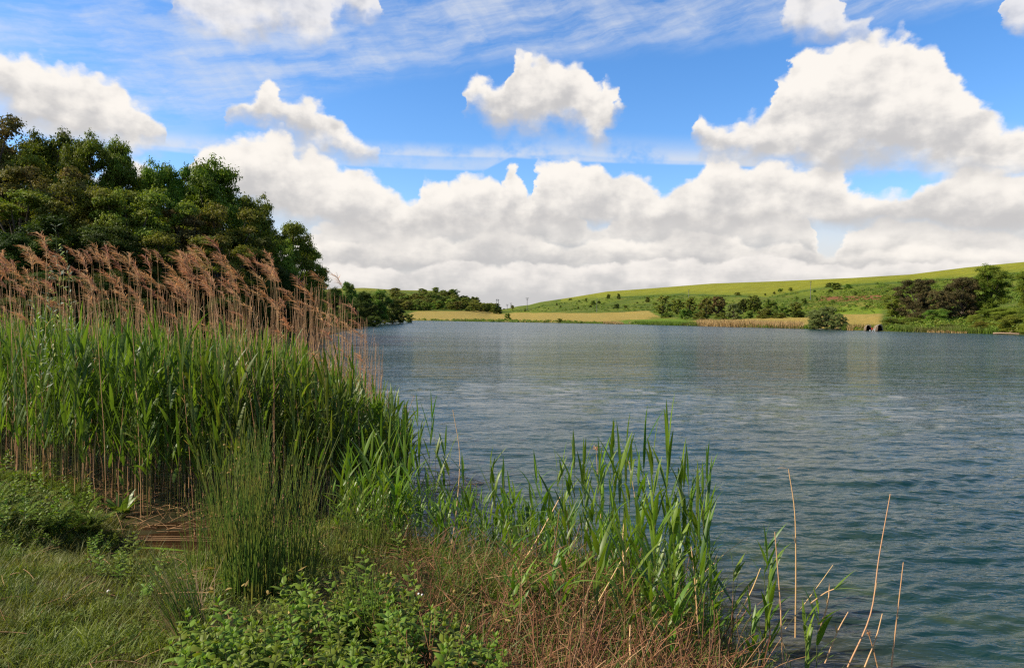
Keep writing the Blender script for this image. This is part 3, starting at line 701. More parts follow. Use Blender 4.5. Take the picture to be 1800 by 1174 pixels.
# wooded hump
r2 = np.random.default_rng(21)
for k in range(125):
    px = 692+182*r2.random()
    top = np.interp(px, [690, 725, 745, 770, 800, 840, 872], [511, 511, 506, 504.5, 513, 530, 545])
    bot = np.interp(px, [690, 740, 850, 874], [544, 546, 547, 549])
    yb = top+8+(bot-top-7)*r2.random()**.8 if bot-top > 9 else bot
    hgt = (10+8*r2.random())*(.7+.3*(yb-500)/45)
    m_ = [M_FAROLIVE, M_FARGREEN, M_OLIVE, M_DARKGREEN][int(r2.choice(4, p=[.36, .34, .22, .08]))]
    if yb < 520: m_ = [M_FAROLIVE, M_OLIVE][k % 2]
    hill_tree(px, yb, yb-hgt, hgt*(1.4+.6*r2.random()), ['dome', 'bush'][k % 2], [51, 61][k % 2]+k % 3, m_, 'low scrubby tree on the wooded hump beyond the golden field', 'tree', 'scrub_tree', 'trees on the wooded hump', H=10., **FAR)
hill_tree(873, 552, 538.5, 20, 'bush', 62, M_DARKGREEN, 'dark green tree at the foot of the double utility pole', 'tree', 'scrub_tree', None, **FAR)
hill_tree(893, 562, 549, 15, 'bush', 61, M_FARGREEN, 'small green bush with tan reeds at its foot between the two golden fields', 'shrub', 'shrub', None, **FAR)
hill_tree(901, 543.5, 535, 9, 'bush', 63, M_OLIVE, 'small lone bush on the ridge between the utility poles', 'shrub', 'shrub', None, **FAR)
hill_tree(886, 544, 541.5, 5, 'bush', 62, M_DARKGREEN, 'tiny dark bush in the notch of the skyline', 'shrub', 'shrub', None, **FAR)
# shrub belt on the right hill
belt = [(1165, 556, 520, 34, 'airy', M_FAROLIVE, 'pale olive tree at the left end of the shrub belt on the hill'), (1172, 560, 548, 26, 'bush', M_FARGREEN, 'low round bush in front of the pale olive tree at the belt\'s left end'),
 (1192, 552, 524, 26, 'dome', M_OLIVE, 'dark olive tree second from the left in the shrub belt'), (1212, 553, 524, 26, 'airy', M_OLIVE, 'thin-crowned olive tree in the left part of the shrub belt'),
 (1205, 560, 540, 34, 'bush', M_FARGREEN, 'wide bush at the foot of the left part of the shrub belt'), (1242, 555, 522, 28, 'dome', M_FAROLIVE, 'tall light green tree in the shrub belt below the upper field'),
 (1262, 553, 519, 30, 'dome', M_BROWNTW, 'tall brownish tree in the middle of the shrub belt'), (1232, 562, 546, 34, 'bush', M_FARGREEN, 'low bush under the tall light green tree'),
 (1290, 562, 532, 30, 'dome', M_WILLOWF, 'rounded yellow-green bush standing forward in the shrub belt'), (1307, 548, 524, 26, 'dome', M_DARKGREEN, 'dark tree right of the brownish one in the shrub belt'),
 (1326, 549, 518, 32, 'dome', M_FARGREEN, 'tall dark-topped tree right of centre in the shrub belt'), (1318, 560, 543, 24, 'bush', M_FARGREEN, 'compact dark bush at the front edge of the shrub belt'),
 (1352, 556, 523, 34, 'bush', M_FARGREEN, 'spreading green tree in the right part of the shrub belt'), (1345, 561, 540, 36, 'bush', M_FARGREEN, 'low spreading bush in front of the belt\'s right part'),
 (1378, 558, 536, 34, 'bush', M_FARGREEN, 'green bush near the right end of the shrub belt'), (1400, 557, 528, 30, 'bush', M_FARGREEN, 'green bush at the right end of the shrub belt'),
 (1268, 560, 548, 30, 'bush', M_FARGREEN, 'low bush at the foot of the tall brownish tree'), (1405, 560, 546, 34, 'bush', M_DARKGREEN, 'low dark bush ending the shrub belt beside the waterside willow'), (1373, 561, 548, 30, 'bush', M_FARGREEN, 'low bush between the right part and the end of the shrub belt')]
for k, (px, yb, yt, w_, kind, mat, lab) in enumerate(belt):
    hill_tree(px, yb, yt, w_, kind, {'dome': 51, 'bush': 61, 'airy': 71}[kind]+k % 3, mat, lab, 'tree' if yb-yt > 22 else 'shrub', 'scrub_tree' if yb-yt > 22 else 'shrub', 'shrub belt on the right hill', **FAR)
# lone bushes on the slope
lone = [(1002, 528, 524, 9), (964, 544, 541, 4), (979, 537, 532.5, 5), (985, 541, 536, 6), (1018, 530.5, 527, 5), (1030, 530, 523, 7), (1043, 536, 527, 12), (1053, 534, 528, 8), (1069, 526, 515.5, 10), (1087, 526, 514.5, 9), (1084, 542, 533, 16), (1100, 541, 536, 12), (1138, 532, 520.5, 12), (1128, 541, 538, 7), (1120, 533, 530, 6), (1016, 543, 538, 5), (1038, 540, 536, 7),
 (1371, 513, 506, 13), (1390, 511.5, 504.5, 9), (1361, 517, 512, 6), (1414, 535, 522.5, 13), (1297, 519, 513, 14), (1345, 519, 515, 5), (1470, 509, 495, 30), (1490, 507, 498, 18), (1457, 505, 496, 14), (1503, 519, 511, 14), (1463, 534, 527, 10), (1524, 541, 536, 9), (1436, 530, 521, 6), (1400, 527, 521, 7), (1432, 515, 509, 8), (923, 548, 544.5, 6), (948, 541, 538.5, 6), (1460, 514, 508, 10), (1535, 517, 513, 6)]
places = ['on the green slope left of the shrub belt', 'on the open slope above and right of the shrub belt']
for k, (px, yb, yt, w_) in enumerate(lone):
    hill_tree(px, yb, yt, w_, 'bush', 61+k % 3, [M_FARGREEN, M_DARKGREEN, M_FARGREEN][k % 3], 'small rounded bush '+places[int(px > 1200)], 'bush', 'bush', 'bushes '+places[int(px > 1200)], **FAR)
# big waterside trees on the right
BIG = dict(H=10., leaf=.24, per=170, nsub=10)
for (px, yb, yt, w_, kind, sd_, mat, lab) in [
 (1735, 560, 466, 72, 'oak', 2, M_OAK, 'tall dark green tree rising behind the two copper-leaved trees on the right shore'),
 (1612, 562, 487, 76, 'dome', 41, M_COPPER, 'left copper-brown leaved tree on the right shore'),
 (1690, 562, 483, 80, 'dome', 42, M_COPPER, 'right copper-brown leaved tree, in front of the tall dark green tree'),
 (1655, 566, 508, 50, 'dome', 43, M_COPPER, 'small copper-brown tree filling the gap between the two bigger copper-leaved ones'),
 (1648, 570, 540, 60, 'bush', 32, M_FARGREEN, 'green bush at the foot of the copper-leaved trees'),
 (1658, 560, 512, 30, 'dome', 41, M_FARGREEN, 'narrow green tree showing between the copper-leaved trees'),
 (1812, 560, 476, 56, 'oak', 3, M_OAK, 'dark green tree cut by the right edge of the photo'),
 (1572, 560, 518, 48, 'airy', 21, M_OLIVE, 'bare-twigged grey-olive tree left of the copper-leaved trees'),
 (1600, 572, 556, 60, 'bush', 31, M_FARGREEN, 'low bramble bush on the shore left of the yellow-flowered bush'),
 (1760, 566, 536, 90, 'bush', 33, M_BRIGHT, 'wide bright green bush right of the copper-leaved trees'),
 (1716, 574, 550, 40, 'bush', 31, M_OLIVE, 'olive bush low on the shore below the right copper tree'),
 (1775, 585, 548, 74, 'bush', 32, M_BRIGHT, 'rounded green bush overhanging the water near the right edge'),
 (1830, 588, 535, 90, 'bush', 33, M_BRIGHT, 'large green bush at the water cut by the right edge'),
 (1722, 584, 562, 40, 'bush', 31, M_OLIVE, 'brownish green bush at the waterline left of the pale log'),
 (1566, 574, 558, 50, 'bush', 32, M_FARGREEN, 'low green bush behind the angler shelters'),
 (1670, 580, 567, 60, 'bush', 33, M_FARGREEN, 'low green bush on the shore between the yellow-flowered bush and the pale log')]:
    p = far_pt(px, yb); d_ = p[1]
    put_tree('broadleaf_tree' if kind != 'bush' else 'shrub', kind, sd_, mat, (p[0], p[1], p[2]-.2), (yb-yt)*d_/F_PX+.2, w_*d_/F_PX, lab, 'tree' if kind != 'bush' else 'shrub', 'trees and bushes on the right shore', **(BIG if kind != 'oak' and kind != 'airy' else NEAR))
for (px, yb, yt, w_, lab) in [(1432, 578.5, 543, 40, 'left half of the pale green willow clump standing in the shore reeds'), (1452, 579, 537, 46, 'tallest stem of the pale green willow clump on the shore left of the angler shelters'), (1475, 579.5, 549, 32, 'right, darkest side of the pale green willow clump nearest the angler shelters')]:
    hill_tree(px, yb, yt, w_, 'dome', 46+int(px) % 2, M_WILLOWF, lab, 'willow', 'willow_bush', 'willow clump on the far shore', **BIG)
hill_tree(1625, 577.5, 569, 9, 'bush', 32, M_GORSE, 'round bush covered in yellow flowers near the water on the right shore', 'bush', 'flowering_bush', None, **FAR)
hill_tree(984, 567, 559, 15, 'bush', 61, M_FARGREEN, 'lone dark bush at the water\'s edge in front of the right golden field', 'bush', 'shrub', None, **FAR)

# ground cover on the hills: tufts of bramble and rough grass
r3 = np.random.default_rng(33); cb = Buf(); blobs = []
while len(blobs) < 3800:
    px = 640+1200*r3.random(); sy = float(shore_y(px)); ky = float(sky_y(px)); py = ky+(sy-ky)*r3.random()
    bd = float(np.interp(px, [900, 1000, 1067, 1150, 1300, 1345, 1400, 1440, 1500, 1600, 1700, 1800], [540, 530, 522, 519, 519, 522, 512, 507, 500, 493, 489, 478]))
    if px > 985 and py < bd+1: continue
    if px < 985 and py < ky+5: continue
    gt = float(np.interp(px, [690, 735, 850, 905, 1140, 1200, 1410, 1470, 1545], [556, 547, 547, 549.5, 548, 563, 559, 552, 552]))
    if gt-1 < py < sy-3 and px < 1556: continue
    p = far_pt(px, py); f = float(vn(p[0]+11, p[1]+5, .05, 3))
    if f < .47 and r3.random() < .85: continue
    s_ = (.5+1.0*r3.random()**2)*(1.2 if px > 1540 else .8)
    blobs.append((p[0], p[1], p[2]+s_*.25, s_, .3+.5*r3.random()))
crown_leaves(cb, r3, blobs, 55, .38, flat=.6, up=.8)
tag(link('hill_scrub', cb.mesh('hill_scrub', M_FARGREEN, smooth=False)), 'low bramble and rough tufts scattered over the hillside', 'scrub', kind='stuff')
# reeds and grasses along the far waterline
def fringe(name, spans, n, hgt, mat, label, seed):
    r = np.random.default_rng(seed); bs = Buf(); P0 = []; hh = []
    for k in range(n):
        a_, b_, hs_ = spans[r.integers(len(spans))]
        px = a_+(b_-a_)*r.random(); py = float(shore_y(px))-r.random()**1.5*4.5*hs_; p = far_pt(px, py)
        if vn(p[0]+31, p[1]*.2, .12, 3) < .42: continue
        P0.append(p-np.array([0, 0, .1])); hh.append(hgt*hs_*(.6+.7*r.random()))
    P0 = np.array(P0); hh = np.array(hh)
    blades(bs, P0, r.random(len(P0))*6.28, hh, .10, .08+.2*r.random(len(P0)), .3*r.random(len(P0)), 2, 0, r.random(len(P0))*3, r.random(len(P0)), 'grass')
    tag(link(name, bs.mesh(name, mat, smooth=False)), label, 'reeds', kind='stuff')
M_TANREED = leafy('tan_reed', (.26, .155, .062), (.46, .31, .14), None, .15, .6, .2, .05)
M_GRFRINGE = leafy('green_fringe', (.06, .11, .012), (.14, .20, .02), (.12, .12, .03), .25, .6, .2, .05, nscale=.1)
fringe('shore_reeds', [(1225, 1412, 1.0), (1270, 1412, 1.1), (1490, 1530, .8), (1060, 1110, .5), (890, 906, .6), (1225, 1330, 1.1), (1630, 1700, .4)], 16000, 1.35, M_TANREED, 'tan dry reeds along the far waterline', 5)
fringe('shore_grass', [(640, 900, .6), (900, 1120, .5), (1120, 1230, .8), (1300, 1430, .7), (1480, 1820, 1.0), (1480, 1820, 1.0)], 24000, 1.1, M_GRFRINGE, 'green grass and sedge along the far waterline', 6)
# ------------------------------------------------------------------ man-made things far away
M_POLE = plain('weathered_pole', (.12, .11, .10), (.22, .20, .18), 3, .8)
M_INSUL = plain('dark_fitting', (.02, .02, .022), (.04, .04, .045), 6, .5)
def pole(px, yb, yt, label, double=False, dep=None, thin=1.0):
    p = far_pt(px, yb)
    if dep: p = at(px, yb, dep)
    h = (yb-yt)*p[1]/F_PX; b1 = Buf(); b2 = Buf(); b3 = Buf()
    offs = (-.75, .75) if double else (0,)
    for o in offs: ptube([(o, 0, -.5), (o, 0, h*.5), (o, 0, h)], np.array([.22, .19, .15])*thin, 8, buf=b1)
    box(b2, (0, 0, h-.45), (2.6 if double else 2.0*thin, .2*thin, .2*thin)); box(b2, (0, 0, h-1.3), (1.6*thin, .16*thin, .16*thin))
    for s_ in (-1, 0, 1): ptube([(s_*.85*thin, 0, h-.4), (s_*.85*thin, 0, h+.15)], [.12*thin, .07*thin], 6, buf=b3)
    return thing('utility_pole', [('post', b1.mesh('post', M_POLE)), ('crossarm', b2.mesh('crossarm', M_INSUL, smooth=False)), ('insulators', b3.mesh('insulators', M_INSUL))], label, 'utility pole', 'utility poles', p, (0, 0, .4))
pole(874.5, 549, 526, 'double wooden utility pole on the skyline behind the dark green tree', True)
pole(891.5, 543.5, 534.8, 'small distant utility pole with crossarm in the notch of the skyline', dep=560)
pole(898, 545, 532.5, 'thin distant utility pole beside the lone bush on the ridge', dep=600)
pole(926.5, 546.5, 523.5, 'tall grey utility pole standing against the sky right of the lone bush')
pole(1049, 549, 525, 'pale thin utility pole on the green slope below the lone bushes', thin=.5)
pole(1210.5, 524, 509, 'pale utility pole behind the shrub belt at the edge of the upper field', thin=.5)
pole(1424.5, 527, 494.5, 'pale utility pole on the right hill beside the bushes above the bracken', thin=.5)
# wires run pole to pole? none are visible in the photo
M_SHELL = plain('tent_cloth', (.15, .105, .06), (.22, .16, .10), 1.5, .8)
M_SHELLTOP = plain('pale_canvas', (.24, .20, .15), (.32, .28, .22), 2, .7)
M_INSHADE = plain('shelter_inner_shade', (.008, .007, .007), (.016, .014, .013), 2, .9)  # near-black colour stands in for the shade inside the shelters
M_RED = plain('red_cloth', (.50, .06, .03), (.62, .10, .05), 4, .8)
M_WHITEP = plain('white_plastic', (.45, .45, .43), (.55, .55, .53), 4, .4)
def shelter(px, yb, wpx, hpx, label, rz):
    p = far_pt(px, yb); w = wpx*p[1]/F_PX; h = hpx*p[1]/F_PX; dp = w*.8
    n, k = 20, 10; sh = Buf(); rim = Buf(); inner = Buf(); ft = Buf()
    def dome(r_, f0, f1, buf, ns=20, flat=1.0):
        a = np.linspace(f0, f1, ns+1); e = np.linspace(0, PI/2, k+1)
        A, E = np.meshgrid(a, e, indexing='ij')
        V = np.stack([np.cos(A)*np.cos(E)**.8*w/2*r_, -np.sin(A)*np.cos(E)**.8*dp*r_*flat, np.sin(E)**.9*h*r_], -1)
        i, j = np.meshgrid(np.arange(ns), np.arange(k), indexing='ij'); q = i*(k+1)+j
        buf.add(V, np.stack([q, q+1, q+k+2, q+k+1], -1))
    dome(1.0, PI, 2*PI, sh, 28)                      # back
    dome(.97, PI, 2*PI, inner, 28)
    dome(1.0, -.05, .9, sh, 8, .35); dome(1.0, PI-.9, PI+.05, sh, 8, .35)   # front wings beside the doorway
    a = np.linspace(0, PI, 21)
    arch = np.stack([np.cos(a)*w/2*1.02, -.10*dp-0*a, np.abs(np.sin(a))**.9*h*1.02], 1)
    tubes(rim, arch[None], np.full((1, 21), .035*w), 6)
    peak = np.stack([np.cos(a[5:16])*w/2*1.03, -.36*dp*np.sin(a[5:16]), np.abs(np.sin(a[5:16]))**.9*h*1.06], 1)
    tubes(rim, peak[None], np.full((1, 11), .03*w), 6)
    box(ft, (0, .1*dp, .02), (w*.9, dp*.8, .03))
    e = thing('angler_shelter', [('shell', sh.mesh('shell', M_SHELL)), ('lining', inner.mesh('lining', M_INSHADE)), ('peak_band', rim.mesh('peak_band', M_SHELLTOP)), ('groundsheet', ft.mesh('groundsheet', M_INSHADE, smooth=False))], label, 'tent', 'angler shelters on the far shore', p, (0, 0, rz))
    return e
shelter(1525.5, 581.3, 12.0, 9.5, 'smaller brown domed angler shelter with dark open doorway, left of the red seat', -.15)
shelter(1544.5, 581.8, 14.5, 11.0, 'bigger brown domed angler shelter with dark open doorway, right of the red seat', .2)
p = far_pt(1533.8, 581.5); u = p[1]/F_PX
b1 = Buf(); b2 = Buf()
box(b1, (0, 0, 2.4*u), (3.0*u, 2.6*u, .5*u)); 
bk = Buf(); box(bk, (0, 1.3*u, 4.2*u), (3.0*u, .4*u, 3.2*u))
for sx in (-1, 1):
    for sy_ in (-1, 1): ptube([(sx*1.3*u, sy_*1.1*u, 0), (sx*1.3*u, sy_*1.1*u, 2.3*u)], [.15*u]*2, 5, buf=b2)
thing('folding_chair', [('seat', b1.mesh('seat', M_RED, smooth=False)), ('backrest', bk.mesh('backrest', M_RED, smooth=False)), ('legs', b2.mesh('legs', M_INSUL))], 'red folding seat between the two angler shelters', 'chair', None, p, (0, 0, .2))
def bucket(px, py, wpx, hpx, label):
    p = far_pt(px, py); u = p[1]/F_PX; b = Buf(); l = Buf(); n = 14
    prof = [(.36, 0), (.46, .9), (.50, .93), (.50, 1.0), (.44, 1.0), (.36, .1)]
    a = np.arange(n)/n*2*PI
    V = np.array([[(r_*math.cos(t)*wpx*u, r_*math.sin(t)*wpx*u, z_*hpx*u) for t in a] for r_, z_ in prof])
    Q = [[i*n+j, i*n+(j+1) % n, (i+1)*n+(j+1) % n, (i+1)*n+j] for i in range(len(prof)-1) for j in range(n)]
    b.add(V, Q); th = np.linspace(0, PI, 9)
    tubes(l, np.stack([np.cos(th)*.5*wpx*u, 0*th, (1+.35*np.sin(th))*hpx*u], 1)[None], np.full((1, 9), .03*wpx*u), 5)
    thing('bucket', [('body', b.mesh('body', M_WHITEP)), ('handle', l.mesh('handle', M_INSUL))], label, 'bucket', 'white buckets by the shelters', p)
bucket(1529.8, 582.3, 3.0, 2.6, 'white bucket in front of the smaller shelter')
bucket(1537.3, 582.0, 2.6, 4.4, 'taller white bucket beside the bigger shelter')
bucket(1534.8, 582.6, 3.6, 2.2, 'low white tub in front of the red seat')
# boulders and the pale log on the right shore
M_ROCK = plain('shore_rock', (.30, .22, .15), (.46, .36, .26), 2, .9, .2, .6)
def rock(px, py, wpx, hpx, seed, label):
    r = np.random.default_rng(seed); p = far_pt(px, py); u = p[1]/F_PX; n, k = 12, 7; V = []
    for i in range(k+1):
        e_ = -PI/2+PI*i/k
        for j in range(n):
            a = j/n*2*PI; q = 1+.22*math.sin(a*2+seed)+.15*r.normal()*math.cos(e_)
            V.append((math.cos(a)*math.cos(e_)*q*wpx*u/2, math.sin(a)*math.cos(e_)*q*wpx*u/2.4, max(-.2, math.sin(e_))*hpx*u))
    Q = [[i*n+j, i*n+(j+1) % n, (i+1)*n+(j+1) % n, (i+1)*n+j] for i in range(k) for j in range(n)]
    b = Buf(); b.add(V, Q); o = link('boulder', b.mesh('boulder', M_ROCK), None, p); tag(o, label, 'rock', 'boulders on the right shore')
rock(1602, 582.5, 8, 3, 3, 'tan boulder at the waterline below the left copper tree')
rock(1609, 583.5, 5, 2.4, 5, 'small tan boulder next to the bigger one below the left copper tree')
rock(1679, 570, 8, 3.4, 8, 'pinkish boulder up the shore right of the yellow-flowered bush')
M_LOG = plain('bleached_wood', (.20, .13, .08), (.32, .22, .14), 3, .8, .2, .3, (1, 5, 5))
b = Buf(); q0 = at(1746, 586.2, float(shore_d(1746))-.2); q1 = at(1792, 588.0, float(shore_d(1792))-.3); q0[2] = .12; q1[2] = .16
ptube(catmull([(0, 0, 0), (q1-q0)*.4+np.array([0, .1, .06]), q1-q0], 12), np.linspace(.16, .09, 12), 8, buf=b)
b2 = Buf(); ptube(catmull([(q1-q0)*.6, (q1-q0)*.62+np.array([.3, .1, .35]), (q1-q0)*.66+np.array([.5, .1, .5])], 6), np.linspace(.06, .02, 6), 6, buf=b2)
thing('fallen_log', [('trunk', b.mesh('trunk', M_LOG)), ('branch', b2.mesh('branch', M_LOG))], 'pale bleached log lying at the waterline near the right edge', 'log', None, q0)
# dead branch and old posts in front of the bay trees
def far_small(px, py, dep=None): return far_pt(px, py)
p = far_small(668, 562); u = p[1]/F_PX; b = Buf(); b2 = Buf()
ptube(catmull([(0, 0, -.2), (.1, 0, 3*u), (1.2*u, 0, 6*u), (4*u, 0, 9*u), (7*u, 0, 12*u)], 14), np.linspace(1.0, .25, 14)*u, 7, buf=b)
ptube(catmull([(.6*u, 0, 5*u), (-1.2*u, 0, 9*u), (-1.5*u, .5*u, 10.5*u)], 7), np.linspace(.5, .15, 7)*u, 5, buf=b2)
ptube(catmull([(3.5*u, 0, 8.4*u), (3.3*u, 0, 11*u)], 4), np.linspace(.3, .1, 4)*u, 5, buf=b2)
thing('dead_tree', [('trunk', b.mesh('trunk', M_BARK)), ('branches', b2.mesh('branches', M_BARK))], 'leaning dead tree stump on the far shore by the bay trees', 'dead tree', None, p)
for px, hpx, lab in [(645, 6.5, 'leftmost old wooden post at the water across the bay'), (657, 5.5, 'old wooden post between the leftmost post and the dead tree'), (661, 5, 'short old wooden post nearest the dead tree')]:
    p = far_pt(px, 562); u = p[1]/F_PX; b = Buf(); ptube([(0, 0, -.3), (.02, 0, hpx*u*.5), (.05, 0, hpx*u)], [.14, .13, .10], 7, buf=b)
    c_ = Buf(); ptube([(.05, 0, hpx*u), (.05, 0, hpx*u+.02)], [.10, .02], 7, buf=c_); b.add(*[c_.V[0], c_.Q[0]])
    tag(link('fence_post', b.mesh('fence_post', M_BARK), None, p), lab, 'post', 'old posts across the bay')

# ------------------------------------------------------------------ reeds
M_REED = leafy('reed_leaves', (.040, .072, .010), (.155, .195, .030), (.095, .13, .016), .36, .42, .22, .2, nscale=1.2)
M_REEDF = leafy('fresh_reed_leaves', (.050, .105, .010), (.17, .25, .022), (.11, .18, .016), .34, .4, .3, .14, nscale=1.2)
M_GSTEM = leafy('green_stem', (.09, .12, .018), (.16, .15, .035), None, 0, .5, .4, .15)
M_DSTEM = leafy('dry_stem', (.36, .205, .080), (.64, .40, .18), None, 0, .5, .35, .12)
M_PLUME = leafy('reed_plume', (.36, .185, .085), (.70, .42, .22), (.52, .28, .135), .4, .7, .15, .14, nscale=3, tt=(1.35, 1.1, .9))
M_DLEAF = leafy('dry_leaf', (.30, .19, .08), (.52, .37, .19), None, .3, .6, .3, .12)
def reed_geo(r, H, nl=8, leafL=.42, leafW=.024, stem_r=.004, lean=.04, upto=.30, head0=None):
    """green reed: slender stem with alternate long blades; returns stem and leaf buffers (base at origin)"""
    sb, lb = Buf(), Buf(); a = r.random()*6.28; ln = lean*H*r.random()
    k = 7; s = np.linspace(0, 1, k)
    P = np.stack([math.cos(a)*ln*s**2, math.sin(a)*ln*s**2, s*H*.90], 1)
    tubes(sb, P[None], np.linspace(stem_r, stem_r*.45, k)[None], 3, tint=r.random())
    f = upto+(1-upto)*(np.arange(nl)+.4)/nl; f = f+r.normal(size=nl)*.02
    base = np.stack([np.interp(f, s, P[:, i]) for i in range(3)], 1)
    hd = (np.arange(nl) % 2)*PI+r.random()*6.28+r.normal(size=nl)*.5
    hd = np.where(r.random(nl) < .35, r.normal(.1, .6, nl), hd)   # the breeze carries blades to the right
    L = leafL*(.65+.6*r.random(nl))*np.interp(f, [upto, .6, 1], [.7, 1.1, .75])
    blades(lb, base, hd, L, leafW*(.7+.5*r.random(nl)), .12+.30*r.random(nl)+.12*(1-f), np.where(r.random(nl) < .22, 1.3, .35)*(.4+.9*r.random(nl)), 6, .22, r.normal(size=nl)*.35, np.clip(.5+r.normal(size=nl)*.28, 0, 1))
    blades(lb, P[-1:], r.random(1)*6.28, np.array([leafL*.75]), leafW*.7, .05, .25, 6, .25, 0, .7)
    return sb, lb
def dry_geo(r, H, plume=True, bend=.1):
    sb, pb, lb = Buf(), Buf(), Buf(); a = PI+r.normal()*.5; k = 9; s = np.linspace(0, 1, k)
    ln = bend*H*(.3+.9*r.random())*.35
    wob = r.normal(size=(k, 2)).cumsum(0)*.006*H*s[:, None]
    P = np.stack([math.cos(a)*ln*s**2.5+wob[:, 0], math.sin(a)*ln*s**2.5+wob[:, 1], s*H], 1)
    tubes(sb, P[None], np.linspace(.0042, .0022, k)[None], 3, tint=r.random())
    if plume:     # wind-swept panicle: axis leans over to the left, strands stream along it and droop at the tips
        m_ = 36; t = np.linspace(0, 1, 9); Lp = .38+.18*r.random(); d0 = a+r.normal()*.3; lean_ = .10+.40*r.random()
        ax = P[-1]+np.stack([np.cos(d0)*Lp*(lean_*t+.35*t**2.5), np.sin(d0)*Lp*(lean_*t+.35*t**2.5), Lp*(t-.28*t**2.6)], 1)
        tubes(pb, ax[None], np.linspace(.0024, .001, 9)[None], 3, tint=.4)
        f = np.sort(r.random(m_))**.9*.95; base = np.stack([np.interp(f, t, ax[:, i]) for i in range(3)], 1)
        L = (.09+.15*r.random(m_))*np.interp(f, [0, .3, 1], [.8, 1.15, .6])*(Lp/.36)
        blades(pb, base, d0+r.normal(size=m_)*.55, L, .006+.004*r.random(m_), .45+.45*r.random(m_), .7+.8*r.random(m_), 4, 0, r.normal(size=m_)*.8, np.clip(.5+.3*r.normal(size=m_), 0, 1), 'leaf')
        blades(pb, base[::2], d0+r.normal(size=len(base[::2]))*1.6, L[::2]*.45, .006, .2+.4*r.random(len(base[::2])), .6, 3, 0, 0, .4, 'leaf')
    nl = r.integers(1, 4); f = .3+.5*r.random(nl); base = np.stack([np.interp(f, s, P[:, i]) for i in range(3)], 1)
    blades(lb, base, r.random(nl)*6.28, .15+.2*r.random(nl), .012, .3+.5*r.random(nl), 1.6*r.random(nl), 4, .2, r.normal(size=nl), r.random(nl))
    return sb, pb, lb
def merge(dst, src, loc, rz, sc):
    V, Q, T, C = src.arrays(); c_, s_ = math.cos(rz), math.sin(rz)
    W = np.stack([V[:, 0]*c_-V[:, 1]*s_, V[:, 0]*s_+V[:, 1]*c_, V[:, 2]], 1)*np.array(sc)+np.array(loc)
    dst.add(W, Q, T, C)
# outline of the reed bed, seen from above
BED = np.array([(-15.5, 13.0), (-9, 11.6), (-7.4, 10.2), (-6.2, 9.6), (-5.0, 9.1), (-3.8, 8.9), (-2.7, 8.8), (-1.9, 8.9), (-1.45, 9.5), (-1.75, 11.5), (-2.5, 14), (-3.4, 17.5), (-4.5, 22), (-8, 24), (-18, 23)])
def inside(P, x, y):
    c_ = False; n = len(P)
    for i in range(n):
        (x1, y1), (x2, y2) = P[i], P[(i+1) % n]
        if (y1 > y) != (y2 > y) and x < (x2-x1)*(y-y1)/(y2-y1)+x1: c_ = not c_
    return c_
def px_of(x, y): return 900+F_PX*x/y
def green_top(px): return np.interp(px, [-100, 0, 100, 250, 400, 480, 560, 620, 680, 720, 760], [585, 582, 592, 604, 614, 622, 648, 682, 725, 768, 800])
def dry_top(px): return np.interp(px, [-100, 0, 70, 200, 300, 400, 500, 560, 620, 660, 680], [430, 440, 425, 430, 442, 432, 448, 492, 530, 575, 610])
r = np.random.default_rng(42)
GV = [reed_geo(r, 2.0, 7+k % 3, .40+.05*(k % 5), .034+.006*(k % 4), lean=.08, upto=.28+.03*(k % 3)) for k in range(14)]
GM = [(s_.mesh('stem', M_GSTEM), l_.mesh('leaves', M_REED)) for s_, l_ in GV]
pts = []
while len(pts) < 2900:
    x = -15.5+14.2*r.random(); y = 8.7+15*r.random()**1.7
    if not inside(BED, x, y): continue
    px = px_of(x, y)
    if px < -190: continue
    dfront = y-np.interp(x, BED[:9, 0], BED[:9, 1])
    if r.random() > np.interp(dfront, [0, .4, 2, 8, 14], [.5, .95, 1, .55, .3]): continue
    pts.append((x, y))
pts.sort(key=lambda q: math.hypot(*q))
sb, lb = Buf(), Buf(); nind = 0
for x, y in pts:
    px = px_of(x, y); zt = CH-(float(green_top(px))+r.normal()*22+8-float(horv(px)))/F_PX*y
    zb = max(-.12, float(land(x, y))); h = (zt-zb)*(.86+.20*r.random())
    h = min(max(h, .5), 2.9); k = r.integers(len(GV)); rz = r.random()*6.28; sx = .85+.3*r.random(); tl = r.normal()*.05
    if nind < 168 and px > -20 and px < 760:
        thing('reed', [('stem', GM[k][0]), ('leaves', GM[k][1])], 'tall green reed with long blades in the front rows of the dense reed bed', 'reed', 'green reeds in the front rows of the reed bed', (x, y, zb), (tl, r.normal()*.06, rz), (sx, sx, h/2.0)); nind += 1
    else:
        merge(sb, GV[k][0], (x, y, zb), rz, (sx, sx, h/2.0)); merge(lb, GV[k][1], (x, y, zb), rz, (sx, sx, h/2.0))
bed = link('reed_bed', lb.mesh('reed_bed', M_REED)); tag(bed, 'dense mass of green reeds growing in the shallows at the left', 'reeds', kind='stuff')
c_ = link('stems', sb.mesh('stems', M_GSTEM), bed)
